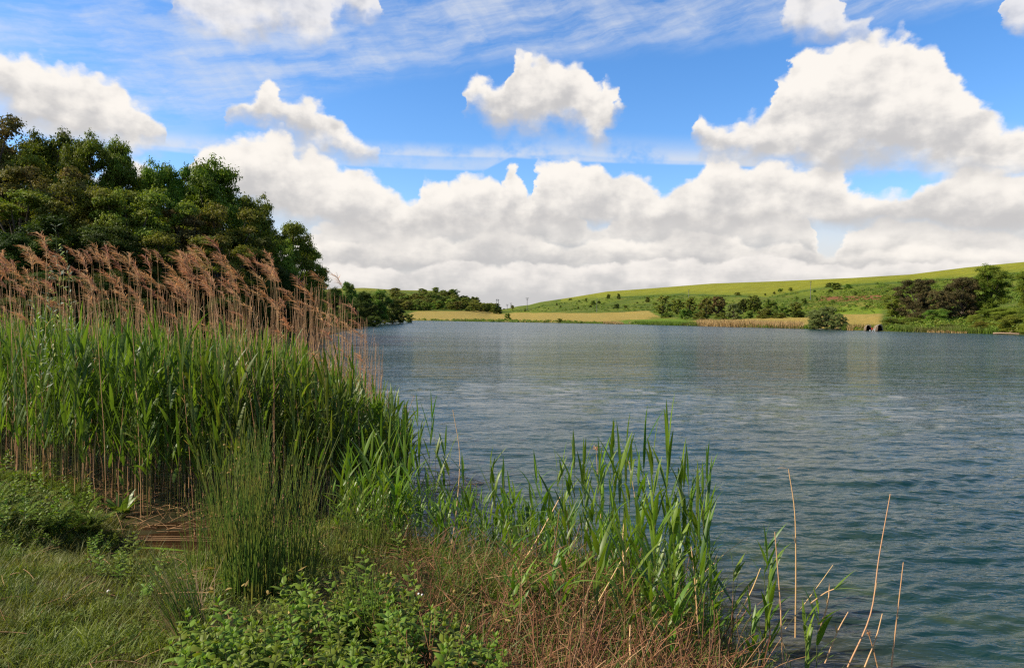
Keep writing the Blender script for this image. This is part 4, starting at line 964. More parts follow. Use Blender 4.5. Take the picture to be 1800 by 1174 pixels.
# dry plumed reeds of last year
DV = [dry_geo(r, 3.4, True) for _ in range(8)]
DM = [(s_.mesh('stem', M_DSTEM), p_.mesh('plume', M_PLUME), l_.mesh('dry_leaves', M_DLEAF)) for s_, p_, l_ in DV]
nd = 0; cand = []
while len(cand) < 235:
    y = 10+11*r.random(); px = -40+715*r.random()**.92; x = (px-900)/F_PX*y
    if not inside(BED, x, y) or (px > 520 and r.random() < .72): continue
    cand.append((px, x, y))
sb, lb = Buf(), Buf()
for px, x, y in cand:
    yt = float(dry_top(px))-14+min(abs(r.normal())*60, 140)+(12 if px > 540 else 0)
    zt = CH-(yt-float(horv(px)))/F_PX*y; zb = max(-.1, float(land(x, y))); h = (zt-zb); k = r.integers(len(DV))
    if h < 1.6: continue
    thing('plumed_reed', [('stem', DM[k][0]), ('plume', DM[k][1]), ('dry_leaves', DM[k][2])], 'dry brown reed with a drooping feathery plume rising above the green reed bed', 'reed', 'dry plumed reeds above the reed bed', (x, y, zb), (r.normal()*.03, r.normal()*.035-.02, r.normal()*.35), (1, 1, h/3.85))
# special tall ones
for px, yt, y, lab in [(72, 392, 10.6, 'tallest dry plumed reed, its plume arching high above the left end of the bed'), (50, 418, 10.8, 'second tallest plumed reed, just left of and below the tallest one'), (398, 414, 12.5, 'plumed reed standing clear above the others in the middle of the bed'), (490, 430, 13, 'upright dark rust plume near the end of the wood'), (615, 474, 14.5, 'lone plumed reed outlined against the pale sky over the far waterside trees'), (580, 478, 14, 'plumed reed against the sky just left of the lone one'), (640, 528, 13, 'thin plumed reed rising from the water at the right end of the bed')]:
    x = (px-900)/F_PX*y; zb = 0; zt = CH-(yt-float(horv(px)))/F_PX*y; k = r.integers(len(DV))
    thing('plumed_reed', [('stem', DM[k][0]), ('plume', DM[k][1]), ('dry_leaves', DM[k][2])], lab, 'reed', None, (x, y, zb), (0, 0, r.normal()*.2), (1.2, 1.2, zt/3.82))
# broken dry stems of last year standing among them
for _ in range(120):
    px = 520+150*r.random(); y = 9.5+8*r.random(); x = (px-900)/F_PX*y; yt = float(np.interp(px, [520, 600, 640, 670], [470, 505, 550, 590]))+70*r.random()**1.5
    h = CH-(yt-float(horv(px)))/F_PX*y; s = np.linspace(0, 1, 7); a = r.random()*6.28; ln = abs(r.normal())*.05*h
    P_ = np.stack([x+math.cos(a)*ln*s**1.5, y+math.sin(a)*ln*s**1.5, -.1+s*h], 1)+r.normal(size=(7, 3))*.005
    tubes(sb, P_[None], np.linspace(.0045, .002, 7)[None], 3, tint=r.random())
    if r.random() < .6: blades(lb, P_[3:5], r.random(2)*6.28, .08+.15*r.random(2), .010, .3+.6*r.random(2), 1.6*r.random(2), 4, .2, r.normal(size=2), r.random(2))
n = 0
while n < 1500:
    x = -15+14*r.random(); y = 8.8+13*r.random()**1.3
    if not inside(BED, x, y): continue
    px = px_of(x, y)
    if px < -150: continue
    n += 1; yt = float(dry_top(px))+55+120*r.random()
    h = (CH-(yt-float(horv(px)))/F_PX*y)*(1 if r.random() < .6 else .4+.5*r.random())
    if r.random() < .35: h = .5+1.3*r.random()
    s = np.linspace(0, 1, 6); a = r.random()*6.28; ln = abs(r.normal())*.10*h
    P_ = np.stack([x+math.cos(a)*ln*s**1.5, y+math.sin(a)*ln*s**1.5, -.1+s*h], 1)+r.normal(size=(6, 3))*.006
    tubes(sb, P_[None], np.linspace(.005, .003, 6)[None], 3, tint=r.random())
    if r.random() < .5: blades(lb, P_[2:4], r.random(2)*6.28, .12+.2*r.random(2), .012, .3+.6*r.random(2), 1.6*r.random(2), 4, .2, r.normal(size=2), r.random(2))
o = link('dry_reed_stems', sb.mesh('dry_reed_stems', M_DSTEM)); tag(o, 'bare tan reed stems of last year crowded through the reed bed', 'reeds', kind='stuff')
link('dry_leaves', lb.mesh('dry_leaves', M_DLEAF), o)
# fallen litter on the mud beneath the reeds
def litter(buf, r, n, xf, L0, L1, rad, zoff=.02, up=.25, curve=.2):
    A = []; 
    for _ in range(n):
        x, y = xf(r); a = r.random()*6.28; L = L0+(L1-L0)*r.random()**1.5; z = max(0, float(land(x, y)))+zoff; s = np.linspace(-.5, .5, 6)
        el_ = abs(r.normal())*up; c_ = r.normal()*curve
        P_ = np.stack([x+math.cos(a)*L*s*math.cos(el_)-math.sin(a)*c_*L*s**2, y+math.sin(a)*L*s*math.cos(el_)+math.cos(a)*c_*L*s**2, z+(s+.5)*L*math.sin(el_)+abs(r.normal())*.02-r.random()*.3*L*s**2], 1)
        A.append(P_)
    tubes(buf, np.array(A), rad*(.5+r.random((n, 1)))*np.linspace(1, .6, 6)[None], 3, tint=r.random(n))
# ------------------------------------------------------------------ litter, puddle, floating stems
M_LITTER = leafy('reed_litter', (.18, .085, .035), (.42, .25, .11), None, 0, .7, .2, .05)
def bedfront(r):
    while True:
        x = -7.5+7*r.random(); y = np.interp(x, BED[:9, 0], BED[:9, 1])-.5+2.2*r.random()
        return x, float(y)
b = Buf(); litter(b, r, 900, bedfront, .15, .7, .004, .02, .2)
tag(link('reed_litter', b.mesh('reed_litter', M_LITTER)), 'fallen orange reed stems lying on the mud at the foot of the reeds', 'litter', kind='stuff')
mt, g, out = material('muddy_water')
tc = g.new('ShaderNodeTexCoord'); nz = g.noise(tc.outputs['Object'], 3, 4, .6)[0]; nr_ = g.noise(tc.outputs['Object'], 14, 3, .5)[0]
p = g.new('ShaderNodeBsdfPrincipled'); g.put(p.inputs['Base Color'], g.mix(g.remap(nz, .3, .7), (.020, .011, .005), (.048, .024, .010)))
p.inputs['Roughness'].default_value = .08; p.inputs['IOR'].default_value = 1.333
bp = g.new('ShaderNodeBump'); bp.inputs['Distance'].default_value = .004; g.put(bp.inputs['Height'], nr_); g.l.new(bp.outputs[0], p.inputs['Normal'])
g.l.new(p.outputs[0], out.inputs[0])
n = 40; a = np.arange(n)/n*2*PI; rr = 1+.12*np.sin(3*a+1)+.08*np.sin(5*a)
ring = np.stack([-3.85+1.5*rr*np.cos(a), 7.62+1.4*rr*np.sin(a), 0*a+.02], 1)
b = Buf(); b.add(np.vstack([ring, [[-3.85, 7.62, .02]]]), T=[[i, (i+1) % n, n] for i in range(n)])
tag(link('puddle', b.mesh('puddle', mt)), 'brown muddy puddle between the grass and the reeds', kind='structure')
b = Buf(); A = []
for k in range(5):
    q0 = at(165+60*r.random(), 924+9*r.random(), 8.15+.05*k*r.random()); L = .6+1.0*r.random()
    q0[2] = .045+.01*k*r.random(); s = np.linspace(0, 1, 6)
    A.append(np.stack([q0[0]+s*L, q0[1]-.02*k+s*L*.03*r.normal(), q0[2]+.01*np.sin(s*3)], 1))
for k, P_ in enumerate(A):
    b = Buf(); tubes(b, P_[None], np.linspace(.0045, .003, 6)[None], 5, tint=r.random())
    tag(link('fallen_reed_stem', b.mesh('fallen_reed_stem', M_LITTER)), 'orange reed stem lying flat across the brown puddle at the foot of the reeds', 'reed stem', 'reed stems lying across the puddle')
b = Buf(); p0 = at(330, 932, 7.75); blades(b, np.array([[p0[0], p0[1], .06]]), PI, .62, .045, 1.45, .15, 8, .15, .2, .8)
tag(link('floating_leaf', b.mesh('floating_leaf', M_REEDF)), 'pale green reed blade floating on the brown puddle', 'leaf')

# ------------------------------------------------------------------ loose reeds in the foreground water
FV = [reed_geo(r, 1.25, n_, l_, w_, .0045, .05, u_) for n_, l_, w_, u_ in [(7, .44, .036, .28), (8, .40, .032, .25), (6, .50, .040, .35), (7, .38, .028, .3), (9, .42, .034, .22), (6, .36, .030, .30), (8, .48, .038, .3)]]
FM = [(s_.mesh('stem', M_GSTEM), l_.mesh('leaves', M_REEDF)) for s_, l_ in FV]
FG = [  # px, top row, distance
 (618, 800, 7.6), (640, 775, 7.8), (655, 790, 7.4), (668, 760, 8.2), (685, 765, 8.0), (700, 735, 8.6), (713, 740, 8.3), (722, 770, 7.8), (738, 720, 9.0), (752, 712, 8.9), (765, 770, 8.5), (780, 775, 8.6), (600, 830, 7.2), (630, 850, 7.0), (675, 840, 7.1), (700, 840, 7.0), (740, 850, 7.1), (765, 900, 6.6), (775, 880, 6.6), (790, 800, 7.6), (815, 812, 7.2), (822, 860, 6.9), (800, 880, 6.6),
 (862, 805, 7.3), (872, 825, 7.1), (885, 820, 7.0), (893, 850, 6.8), (905, 860, 6.8), (930, 870, 6.7), (945, 820, 7.3), (950, 850, 6.9), (965, 880, 6.6), (978, 812, 6.6), (988, 800, 6.5), (1000, 830, 6.2), (1012, 790, 6.6), (1022, 795, 6.4), (1030, 800, 6.5), (1045, 815, 6.2), (1060, 800, 6.4), (1070, 770, 6.7), (1078, 765, 6.7), (1090, 790, 6.2), (1100, 755, 6.6), (1104, 800, 6.1), (1118, 830, 6.0), (1130, 748, 6.4), (1147, 775, 6.2), (1168, 745, 6.5), (1155, 840, 5.8), (1180, 830, 5.9), (1195, 810, 6.2), (1205, 830, 5.9), (1215, 815, 6.1), (1225, 840, 5.7), (1235, 812, 6.2), (1246, 815, 6.1), (1240, 850, 5.8), (1230, 900, 5.5), (1190, 900, 5.4),
 (850, 890, 6.4), (880, 900, 6.2), (915, 910, 6.0), (1000, 880, 5.8), (1040, 880, 5.7), (1080, 870, 5.7), (1120, 900, 5.4), (1150, 900, 5.3), (1350, 948, 5.2), (1358, 960, 5.1), (1225, 960, 5.1), (1255, 1010, 5.0), (1170, 960, 5.0), (1175, 1010, 4.6), (1185, 1040, 4.6), (1440, 1060, 5.0), (1425, 1080, 4.9), (1330, 1060, 4.8), (1290, 985, 5.3)]
for k in range(26): FG.append((890+350*r.random(), 900+130*r.random(), 4.7+.9*r.random()))
for k in range(34): FG.append((590+150*r.random(), 790+90*r.random(), 6.9+1.6*r.random()))
for k, (px, yt, dep) in enumerate(FG):
    p = at(px, 900, dep); zb = max(-.05, float(land(p[0], p[1]))); zt = at(px, yt, dep)[2]; h = zt-zb; q = int(r.integers(len(FV)))
    if px < 800: lab, gp = 'fresh green reed in the thin clump at the right foot of the reed bed', 'green reeds thinning out at the right foot of the bed'
    elif px < 970: lab, gp = 'short green reed in the gap left of the tall foreground clump', 'short green reeds left of the foreground clump'
    elif px < 1260: lab, gp = 'broad-bladed green reed in the tall clump standing in the middle foreground water', 'green reeds of the middle foreground clump'
    else: lab, gp = 'isolated green reed among bare dry stalks at the lower right bank', 'isolated green reeds at the lower right'
    thing('reed', [('stem', FM[q][0]), ('leaves', FM[q][1])], lab, 'reed', gp, (p[0], p[1], zb), (0, 0, r.random()*6.28 if px < 1250 else 0), (1, 1, h/1.25))
# filler: young shoots
sb, lb = Buf(), Buf()
for k in range(420):
    px = np.concatenate([r.uniform(590, 1260, 1)])[0]; dep = r.uniform(5.0, 8.2)
    if px > 1000 and dep > 7: continue
    p = at(px, 900, dep); zb = max(-.05, float(land(p[0], p[1]))); sd_ = float(sdist(p[0], p[1]))
    if sd_ < -.9 or sd_ > 1.1: continue
    h = r.uniform(.25, .75); q = r.integers(len(FV)); sc = (.6, .6, h/1.25)
    rz = r.random()*6.28; merge(sb, FV[q][0], (p[0], p[1], zb), rz, sc); merge(lb, FV[q][1], (p[0], p[1], zb), rz, sc)
o = tag(link('young_reeds', lb.mesh('young_reeds', M_REEDF)), 'low young green shoots crowded along the near waterline', 'reeds', kind='stuff'); link('stems', sb.mesh('stems', M_GSTEM), o)

# ------------------------------------------------------------------ individual dry stalks over the water
def stalk(pix, label, rad=.006, tuft=0, curl=False):
    """pix: (px, py, distance) from foot to tip"""
    W_ = np.array([at(*q) for q in pix]); b0 = W_[0].copy(); C_ = catmull(W_-b0, 16); sb = Buf()
    tubes(sb, C_[None], np.linspace(rad, rad*.55, 16)[None], 6, tint=.6)
    parts = [('stem', sb.mesh('stem', M_DSTEM))]
    f = Buf(); nl = 1; ii = [7]
    blades(f, C_[ii], r.random(nl)*6.28, .07+.05*r.random(nl), .010, .2, .5, 4, .2, 0, r.random(nl)); parts.append(('sheaths', f.mesh('sheaths', M_DLEAF)))
    if tuft:
        t = Buf(); m_ = 26; blades(t, C_[-1:]+r.normal(size=(m_, 3))*.008, r.random(m_)*6.28, tuft*(.4+.8*r.random(m_)), .007, .2+1.2*r.random(m_), 1.0, 3, 0, r.normal(size=m_), r.random(m_)); parts.append(('seed_head', t.mesh('seed_head', M_PLUME)))
    if curl:
        t = Buf(); blades(t, C_[-1:], PI, .09, .012, 1.2, .8, 5, .2, .3, .5); parts.append(('bent_tip', t.mesh('bent_tip', M_DLEAF)))
    return thing('dry_stalk', parts, label, 'dry stalk', None, b0)
stalk([(1398, 1120, 5.0), (1399, 1000, 5.05), (1397, 900, 5.1), (1386, 824, 5.15)], 'tall straight dry stalk with bent tip over the water right of the green clump', curl=True)
stalk([(1490, 1172, 4.85), (1530, 1080, 4.9), (1545, 980, 5.0), (1565, 868, 5.05)], 'long curved dry stalk leaning right, the second tallest at the lower right')
stalk([(1567, 1172, 4.9), (1575, 1100, 4.95), (1588, 988, 5.0)], 'rightmost dry stalk, nearly straight')
stalk([(1450, 1165, 4.9), (1472, 1110, 4.95), (1491, 1075, 5.0)], 'short dry stalk between the tall straight one and the long curved one')
stalk([(1520, 1172, 4.85), (1540, 1120, 4.9), (1551, 1078, 4.95)], 'short crossing dry stalk left of the rightmost stalk')
stalk([(1543, 1172, 4.9), (1535, 1140, 4.9), (1527, 1114, 4.9)], 'crossing dry stalk with a pale tufted head low at the right', tuft=.035)
stalk([(1440, 1110, 5.0), (1455, 1060, 5.0), (1458, 1025, 5.05)], 'leaning dry stalk beside the forked green shoot')
stalk([(1376, 1170, 4.8), (1373, 1090, 4.85), (1371, 1050, 4.9), (1362, 935, 5.0)], 'thin dry stalk rising behind the isolated green reeds')
stalk([(1295, 1085, 5.2), (1320, 1040, 5.2), (1337, 998, 5.2)], 'slanted broken dry stalk left of the isolated green reeds')
stalk([(1380, 1105, 5.1), (1430, 1040, 5.3), (1464, 993, 5.4)], 'dry stalk slanting up to the right across the water behind the tall straight one', .004)
stalk([(1205, 1040, 5.6), (1260, 985, 5.8), (1313, 943, 5.9)], 'dry stalk leaning right from the foot of the green clump over the water', .004)
stalk([(790, 980, 6.8), (802, 900, 7.0), (808, 800, 7.2), (796, 720, 7.3)], 'tall pale curved dry stalk standing alone left of the foreground clump')
stalk([(905, 1010, 6.0), (940, 955, 6.2), (985, 873, 6.4)], 'thick leaning broken dry stalk in the middle foreground', .009)
stalk([(1010, 1130, 4.8), (1050, 1060, 5.0), (1105, 962, 5.3)], 'long pale dry stalk leaning right across the brown tangle', .007)
stalk([(1098, 1030, 5.5), (1095, 950, 5.6), (1098, 905, 5.7)], 'upright brown dry stalk inside the foreground clump', .007)
stalk([(1120, 960, 6.2), (1118, 890, 6.3), (1105, 810, 6.4)], 'thin dry stalk arching behind the foreground clump', .004)
stalk([(1060, 950, 6.4), (1052, 860, 6.6), (1048, 790, 6.7)], 'dry stalk with a small brown seed head at the top left of the foreground clump', .004, tuft=.06)
stalk([(1110, 1172, 4.3), (1107, 1130, 4.35), (1108, 1098, 4.4)], 'short upright broken stalk at the bottom edge below the foreground clump', .008)
stalk([(1228, 1120, 5.0), (1222, 1030, 5.1), (1215, 960, 5.2)], 'upright dry stalk at the right side of the foreground clump', .006)
# bent green shoot with two spread blades
W_ = [at(1425, 1060, 4.95), at(1450, 1042, 5.0), at(1466, 1035, 5.0)]; b = Buf(); tubes(b, (catmull(W_, 8)-W_[0])[None], np.full((1, 8), .005), 5, tint=.6)
lb = Buf(); e = (W_[2]-W_[0])[None]; blades(lb, np.repeat(e, 3, 0), np.array([0.1, -.1, .2]), np.array([.22, .2, .15]), .026, np.array([.75, 1.35, 1.0]), np.array([.3, .5, .4]), 6, .2, .3, np.array([.5, .8, .6]))
thing('forked_reed_shoot', [('stem', b.mesh('stem', M_DSTEM)), ('leaves', lb.mesh('leaves', M_REEDF))], 'bent shoot with two spread green blades reaching right over the water', 'reed', None, W_[0])
b = Buf(); lb = Buf(); p = at(1340, 1085, 4.9); zb = max(0, float(land(p[0], p[1])))
tubes(b, np.array([[(0, 0, 0), (.0, 0, .2), (.01, 0, .42)]]), np.full((1, 3), .006), 5, tint=.3)
blades(lb, np.array([[0, 0, .18], [0, 0, .22], [.01, 0, .35], [.01, 0, .3]]), np.array([PI, .1, .3, PI-.3]), np.array([.42, .36, .3, .25]), .034, np.array([.45, .45, .15, .1]), .25, 7, .22, .2, np.array([.5, .7, .6, .8]))
thing('reed', [('stem', b.mesh('stem', M_GSTEM)), ('leaves', lb.mesh('leaves', M_REEDF))], 'green reed with a long blade slanting up to the left among the dry stalks', 'reed', None, (p[0], p[1], zb))

# ------------------------------------------------------------------ rush tussocks
M_RUSH = leafy('rush_stems', (.038, .075, .010), (.13, .185, .022), (.18, .16, .03), .0, .4, .3, .1, nscale=4)
M_RFLOWER = leafy('rush_flowers', (.20, .11, .03), (.32, .19, .05), None, 0, .7, .2, .1)
def rush(px, py, n, spread, H, label, seed, lean=0.0):
    r = np.random.default_rng(seed); p = ground_at(px, py); sb, fb = Buf(), Buf()
    a = r.random(n)*6.28; q = np.sqrt(r.random(n))*spread; x = np.cos(a)*q; y = np.sin(a)*q*.7
    h = H*(.35+.70*r.random(n)**.8); s = np.linspace(0, 1, 6)
    ox = x*(.4+.5*r.random(n))+lean*h+r.normal(size=n)*.085*h; oy = y*.6+r.normal(size=n)*.10*h
    base = np.stack([x, y, np.array([float(land(p[0]+u, p[1]+v)) for u, v in zip(x, y)])-p[2]], 1)
    P_ = np.stack([base[:, :1]+ox[:, None]*s**1.6, base[:, 1:2]+oy[:, None]*s**1.6, base[:, 2:]+h[:, None]*s], -1)
    tubes(sb, P_, (.0030+.0018*r.random((n, 1)))*np.linspace(1, .35, 6)[None]*np.ones((n, 1)), 3, tint=r.random(n))
    m_ = n//3; f = P_[:m_, 4]*.6+P_[:m_, 5]*.4; crown_leaves(fb, r, np.c_[f, np.full(m_, .010), np.full(m_, .5)], 10, .013)
    e_ = thing('rush_tussock', [('stems', sb.mesh('stems', M_RUSH)), ('flowers', fb.mesh('flowers', M_RFLOWER, smooth=False))], label, 'rush', 'rush tussocks', p)
    children(e_)[1]['kind'] = 'stuff'
rush(445, 1050, 170, .24, 1.35, 'tall dense rush tussock between the puddle and the leafy mint patch', 1)
rush(500, 1015, 130, .24, 1.20, 'rush tussock right of and behind the densest one, in front of the reed bed', 2)
rush(412, 1000, 110, .20, 1.20, 'rush tussock beside the right end of the puddle', 3)
rush(575, 985, 50, .30, .85, 'thinner rush tussock farthest right, merging into the reeds', 4)
rush(340, 1140, 90, .10, .62, 'small leaning rush tuft with brown blades in the grass at the bottom', 5, -.35)
rush(655, 975, 50, .2, .7, 'short rush tussock at the foot of the reeds, above the mint patch', 7)
rush(352, 1012, 34, .12, .7, 'thin low rush tuft growing at the near rim of the puddle', 8)
rush(640, 1150, 60, .12, .60, 'sparse rush tuft standing in the mint leaves at the bottom', 6, -.1)
b = Buf(); p = ground_at(345, 1150); n = 60; blades(b, r.normal(size=(n, 3))*np.array([.05, .05, 0]), PI*.75+r.normal(size=n)*.4, .4+.35*r.random(n), .006, .45+.25*r.random(n), .3, 5, .2, 0, r.random(n), 'grass')
tag(link('dry_grass_tuft', b.mesh('dry_grass_tuft', M_DLEAF), None, p), 'tuft of straw coloured dry blades leaning left at the bottom of the grass', 'grass tuft')

# ------------------------------------------------------------------ mint plants
M_MINT = leafy('mint_leaves', (.050, .095, .010), (.17, .235, .024), (.11, .155, .022), .30, .5, .2, .18, nscale=6)
M_DEADLEAF = leafy('dead_leaf', (.16, .09, .03), (.34, .24, .08), None, .2, .7, .15, .2)
M_MSTEM = leafy('mint_stem', (.07, .06, .025), (.11, .12, .03), None, 0, .6, .3, .1)
def mint_geo(r, H, npair=8, leafL=.062):
    sb, lb = Buf(), Buf(); s = np.linspace(0, 1, 7); a = r.random()*6.28
    P_ = np.stack([math.cos(a)*.12*H*s**2, math.sin(a)*.12*H*s**2, s*H], 1); tubes(sb, P_[None], np.linspace(.0035, .002, 7)[None], 4, tint=r.random())
    for k in range(npair):
        f = .25+.75*(k+.5)/npair; c_ = np.array([np.interp(f, s, P_[:, i]) for i in range(3)]); h0 = a+(k % 2)*PI/2+r.normal()*.2
        L = leafL*np.interp(f, [.2, .6, .9, 1], [.8, 1.15, .8, .45])*(.85+.3*r.random())
        for q in (0, PI):
            blades(lb, c_[None], h0+q, L, L*.46, .75+.35*r.random()-.5*max(0, f-.8), .9, 6, .30, r.normal()*.2, np.clip(.3+.5*f+.15*r.normal(), 0, 1), 'ovate', 1.2)
    lb.C[-1][:] = np.clip(lb.C[-1], 0, 1)
    blades(lb, np.repeat(P_[-1:], 4, 0), a+np.arange(4)*1.57, leafL*.42, leafL*.20, .35, .7, 5, .3, 0, .9, 'ovate')
    return sb, lb
MV = [mint_geo(r, .34, 7+k % 3, .062+.006*k) for k in range(6)]
MM = [(s_.mesh('stem', M_MSTEM), l_.mesh('leaves', M_MINT)) for s_, l_ in MV]
def mint_top(px): return np.interp(px, [330, 420, 500, 560, 620, 720, 800, 850, 900], [1110, 1090, 1065, 1020, 1010, 1020, 1075, 1130, 1175])
n = 0; tries = 0
while n < 285 and tries < 6000:
    tries += 1
    px = 330+550*r.random(); py = 1060+330*r.random()
    if py < mint_top(px)+65: continue
    p = ground_at(px, py, .8)
    if p[1] > 7 or p[1] < 2.2: continue
    h = .26+.20*r.random(); q = r.integers(6)
    if px > 760 and r.random() < .3: continue
    thing('mint_plant', [('stem', MM[q][0]), ('leaves', MM[q][1])], 'leafy green mint plant with paired oval leaves in the patch at the bottom', 'mint plant', 'mint plants in the bottom patch', p, (r.normal()*.12, r.normal()*.12, r.random()*6.28), (1.05, 1.05, h/.34)); n += 1
b = Buf(); rd = np.random.default_rng(91); Q_ = []
while len(Q_) < 260:
    p = ground_at(rd.uniform(340, 900), rd.uniform(1060, 1330), .8)
    if 2.2 < p[1] < 7: Q_.append(p+np.array([0, 0, .10+.24*rd.random()]))
n = len(Q_); blades(b, np.array(Q_), rd.random(n)*6.28, .035+.035*rd.random(n), .018, .8+.9*rd.random(n), 1.4*rd.random(n), 5, .3, rd.normal(size=n), rd.random(n), 'ovate')
tag(link('dead_leaves', b.mesh('dead_leaves', M_DEADLEAF)), 'withered yellow and brown leaves caught in the mint patch', 'dead leaves', kind='stuff')
for px, py, lab in [(238, 985, 'mint plant in the grass at the left rim of the puddle'), (215, 1000, 'mint plant by the puddle, left of the other one'), (275, 1035, 'mint plant between the puddle and the snail shell'), (700, 985, 'tall mint plant at the upper edge of the patch beside the reeds'), (890, 1120, 'lone small mint plant in the brown tangle'), (935, 1050, 'lone leafy sprig higher up in the brown tangle')]:
    p = ground_at(px, py+20); q = r.integers(6)
    thing('mint_plant', [('stem', MM[q][0]), ('leaves', MM[q][1])], lab, 'mint plant', None, p, (0, 0, r.random()*6.28))
# dock with broad leaves, ferny plants at the left
M_DOCK = leafy('dock_leaves', (.07, .13, .014), (.15, .23, .03), (.16, .16, .05), .3, .45, .4, .1)
M_DOCKD = leafy('dark_dock_leaves', (.06, .10, .014), (.12, .17, .03), None, .3, .45, .4, .1)
b = Buf(); s_b = Buf(); p = ground_at(215, 905); k = 13
blades(b, np.zeros((k, 3))+np.c_[r.normal(size=(k, 2))*.03, np.zeros(k)], np.arange(k)*2.4, .28+.14*r.random(k), .085, .25+.7*r.random(k), 1.1*r.random(k)+.3, 8, .2, r.normal(size=k)*.3, r.random(k), 'ovate')
tubes(s_b, catmull([(0, 0, 0), (.01, .01, .3), (.03, 0, .6)], 7)[None], np.linspace(.007, .003, 7)[None], 5, tint=.4)
blades(b, np.array([[.01, .01, .25], [.02, 0, .4], [.03, 0, .55]]), np.array([0., 2.5, 4.5]), .2, .05, .5, .8, 7, .2, 0, .6, 'ovate')
thing('dock_plant', [('leaves', b.mesh('leaves', M_DOCK)), ('stalk', s_b.mesh('stalk', M_GSTEM))], 'broad-leaved dock plant at the left edge of the reeds above the puddle', 'dock', None, p)
b = Buf(); p = ground_at(135, 905); blades(b, np.zeros((4, 3)), np.array([3.3, 2.6, .2, 5.]), np.array([.34, .25, .25, .2]), .10, np.array([.9, .7, .9, .6]), .9, 8, .15, .5, np.array([1, .7, .5, .6]), 'ovate')
tag(link('dock_plant', b.mesh('dock_plant', M_DOCK), None, p), 'low dock plant with one large pale folded leaf left of the puddle', 'dock')
M_FERN = leafy('ferny_leaves', (.050, .095, .010), (.17, .22, .022), (.17, .18, .03), .3, .5, .15, .2, nscale=5)
def fern_geo(r, n=9):
    b = Buf(); rb = Buf()
    for k in range(n):
        hd = k*2.4+r.random(); L = .28+.18*r.random(); c_ = Buf(); P_ = blades(rb, np.zeros((1, 3)), hd, L, .004, .2+.4*r.random(), 1.0, 8, 0, 0, .4, 'grass')[0]
        for f in np.linspace(.25, .98, 13):
            q = np.array([np.interp(f*8, range(9), P_[:, i]) for i in range(3)]); w_ = .10*math.sin(PI*min(f*.85+.15, 1))+.015
            for sgn in (-1, 1):
                h2 = hd+sgn*1.15; blades(b, q[None], h2, w_, .014, 1.25, .25, 3, 0, .2, r.random(), 'leaf')
                e_ = q+np.array([math.cos(h2), math.sin(h2), .3])*w_*.45; blades(b, np.repeat(e_[None], 2, 0), np.array([h2+.8, h2-.8]), w_*.5, .009, 1.2, .2, 2, 0, .2, r.random(), 'leaf')
    return rb, b
NV = [fern_geo(r) for _ in range(3)]; NM = [(a_.mesh('ribs', M_GSTEM), b_.mesh('leaflets', M_FERN)) for a_, b_ in NV]
for k in range(60):
    px = -30+190*r.random()**1.1; py = 805+105*r.random(); p = ground_at(px, py+35); q = k % 3
    if px > 100 and py < 840: continue
    s_ = .55+.45*r.random(); thing('ferny_herb', [('ribs', NM[q][0]), ('leaflets', NM[q][1])], 'feathery green herb in the leafy patch against the left foot of the reed bed', 'herb', 'feathery herbs left of the reed bed', p, (r.normal()*.1, r.normal()*.1, r.random()*6.28), (s_, s_, s_*1.1))
for k in range(60):
    px = -40+215*r.random(); py = 800+120*r.random(); p = ground_at(px, py+35); q = k % 6
    if px > 110 and py < 850: continue
    thing('leafy_herb', [('stem', MM[q][0]), ('leaves', MM[q][1])], 'upright leafy herb mixed with feathery ones against the left foot of the reed bed', 'herb', 'leafy herbs left of the reed bed', p, (r.normal()*.15, r.normal()*.15, r.random()*6.28), (.9, .9, .9+.7*r.random()))
for k in range(22):
    px = 140+90*r.random(); py = 925+115*r.random(); p = ground_at(px+(40 if py > 1020 else 0), py+15); q = k % 6
    thing('leafy_herb', [('stem', MM[q][0]), ('leaves', MM[q][1])], 'low leafy herb growing in the grass between the lawn and the brown puddle', 'herb', 'leafy herbs beside the puddle', p, (r.normal()*.2, r.normal()*.2, r.random()*6.28), (.7, .7, .45+.4*r.random()))
for k in range(46):
    px = -60+210*r.random(); py = 905+75*r.random(); p = ground_at(px, py+10); q = k % 6
    thing('leafy_herb', [('stem', MM[q][0]), ('leaves', MM[q][1])], 'small leafy herb scattered where the lawn meets the herb patch at the left edge', 'herb', 'small herbs at the edge of the lawn', p, (r.normal()*.2, r.normal()*.2, r.random()*6.28), (.65, .65, .3+.4*r.random()))
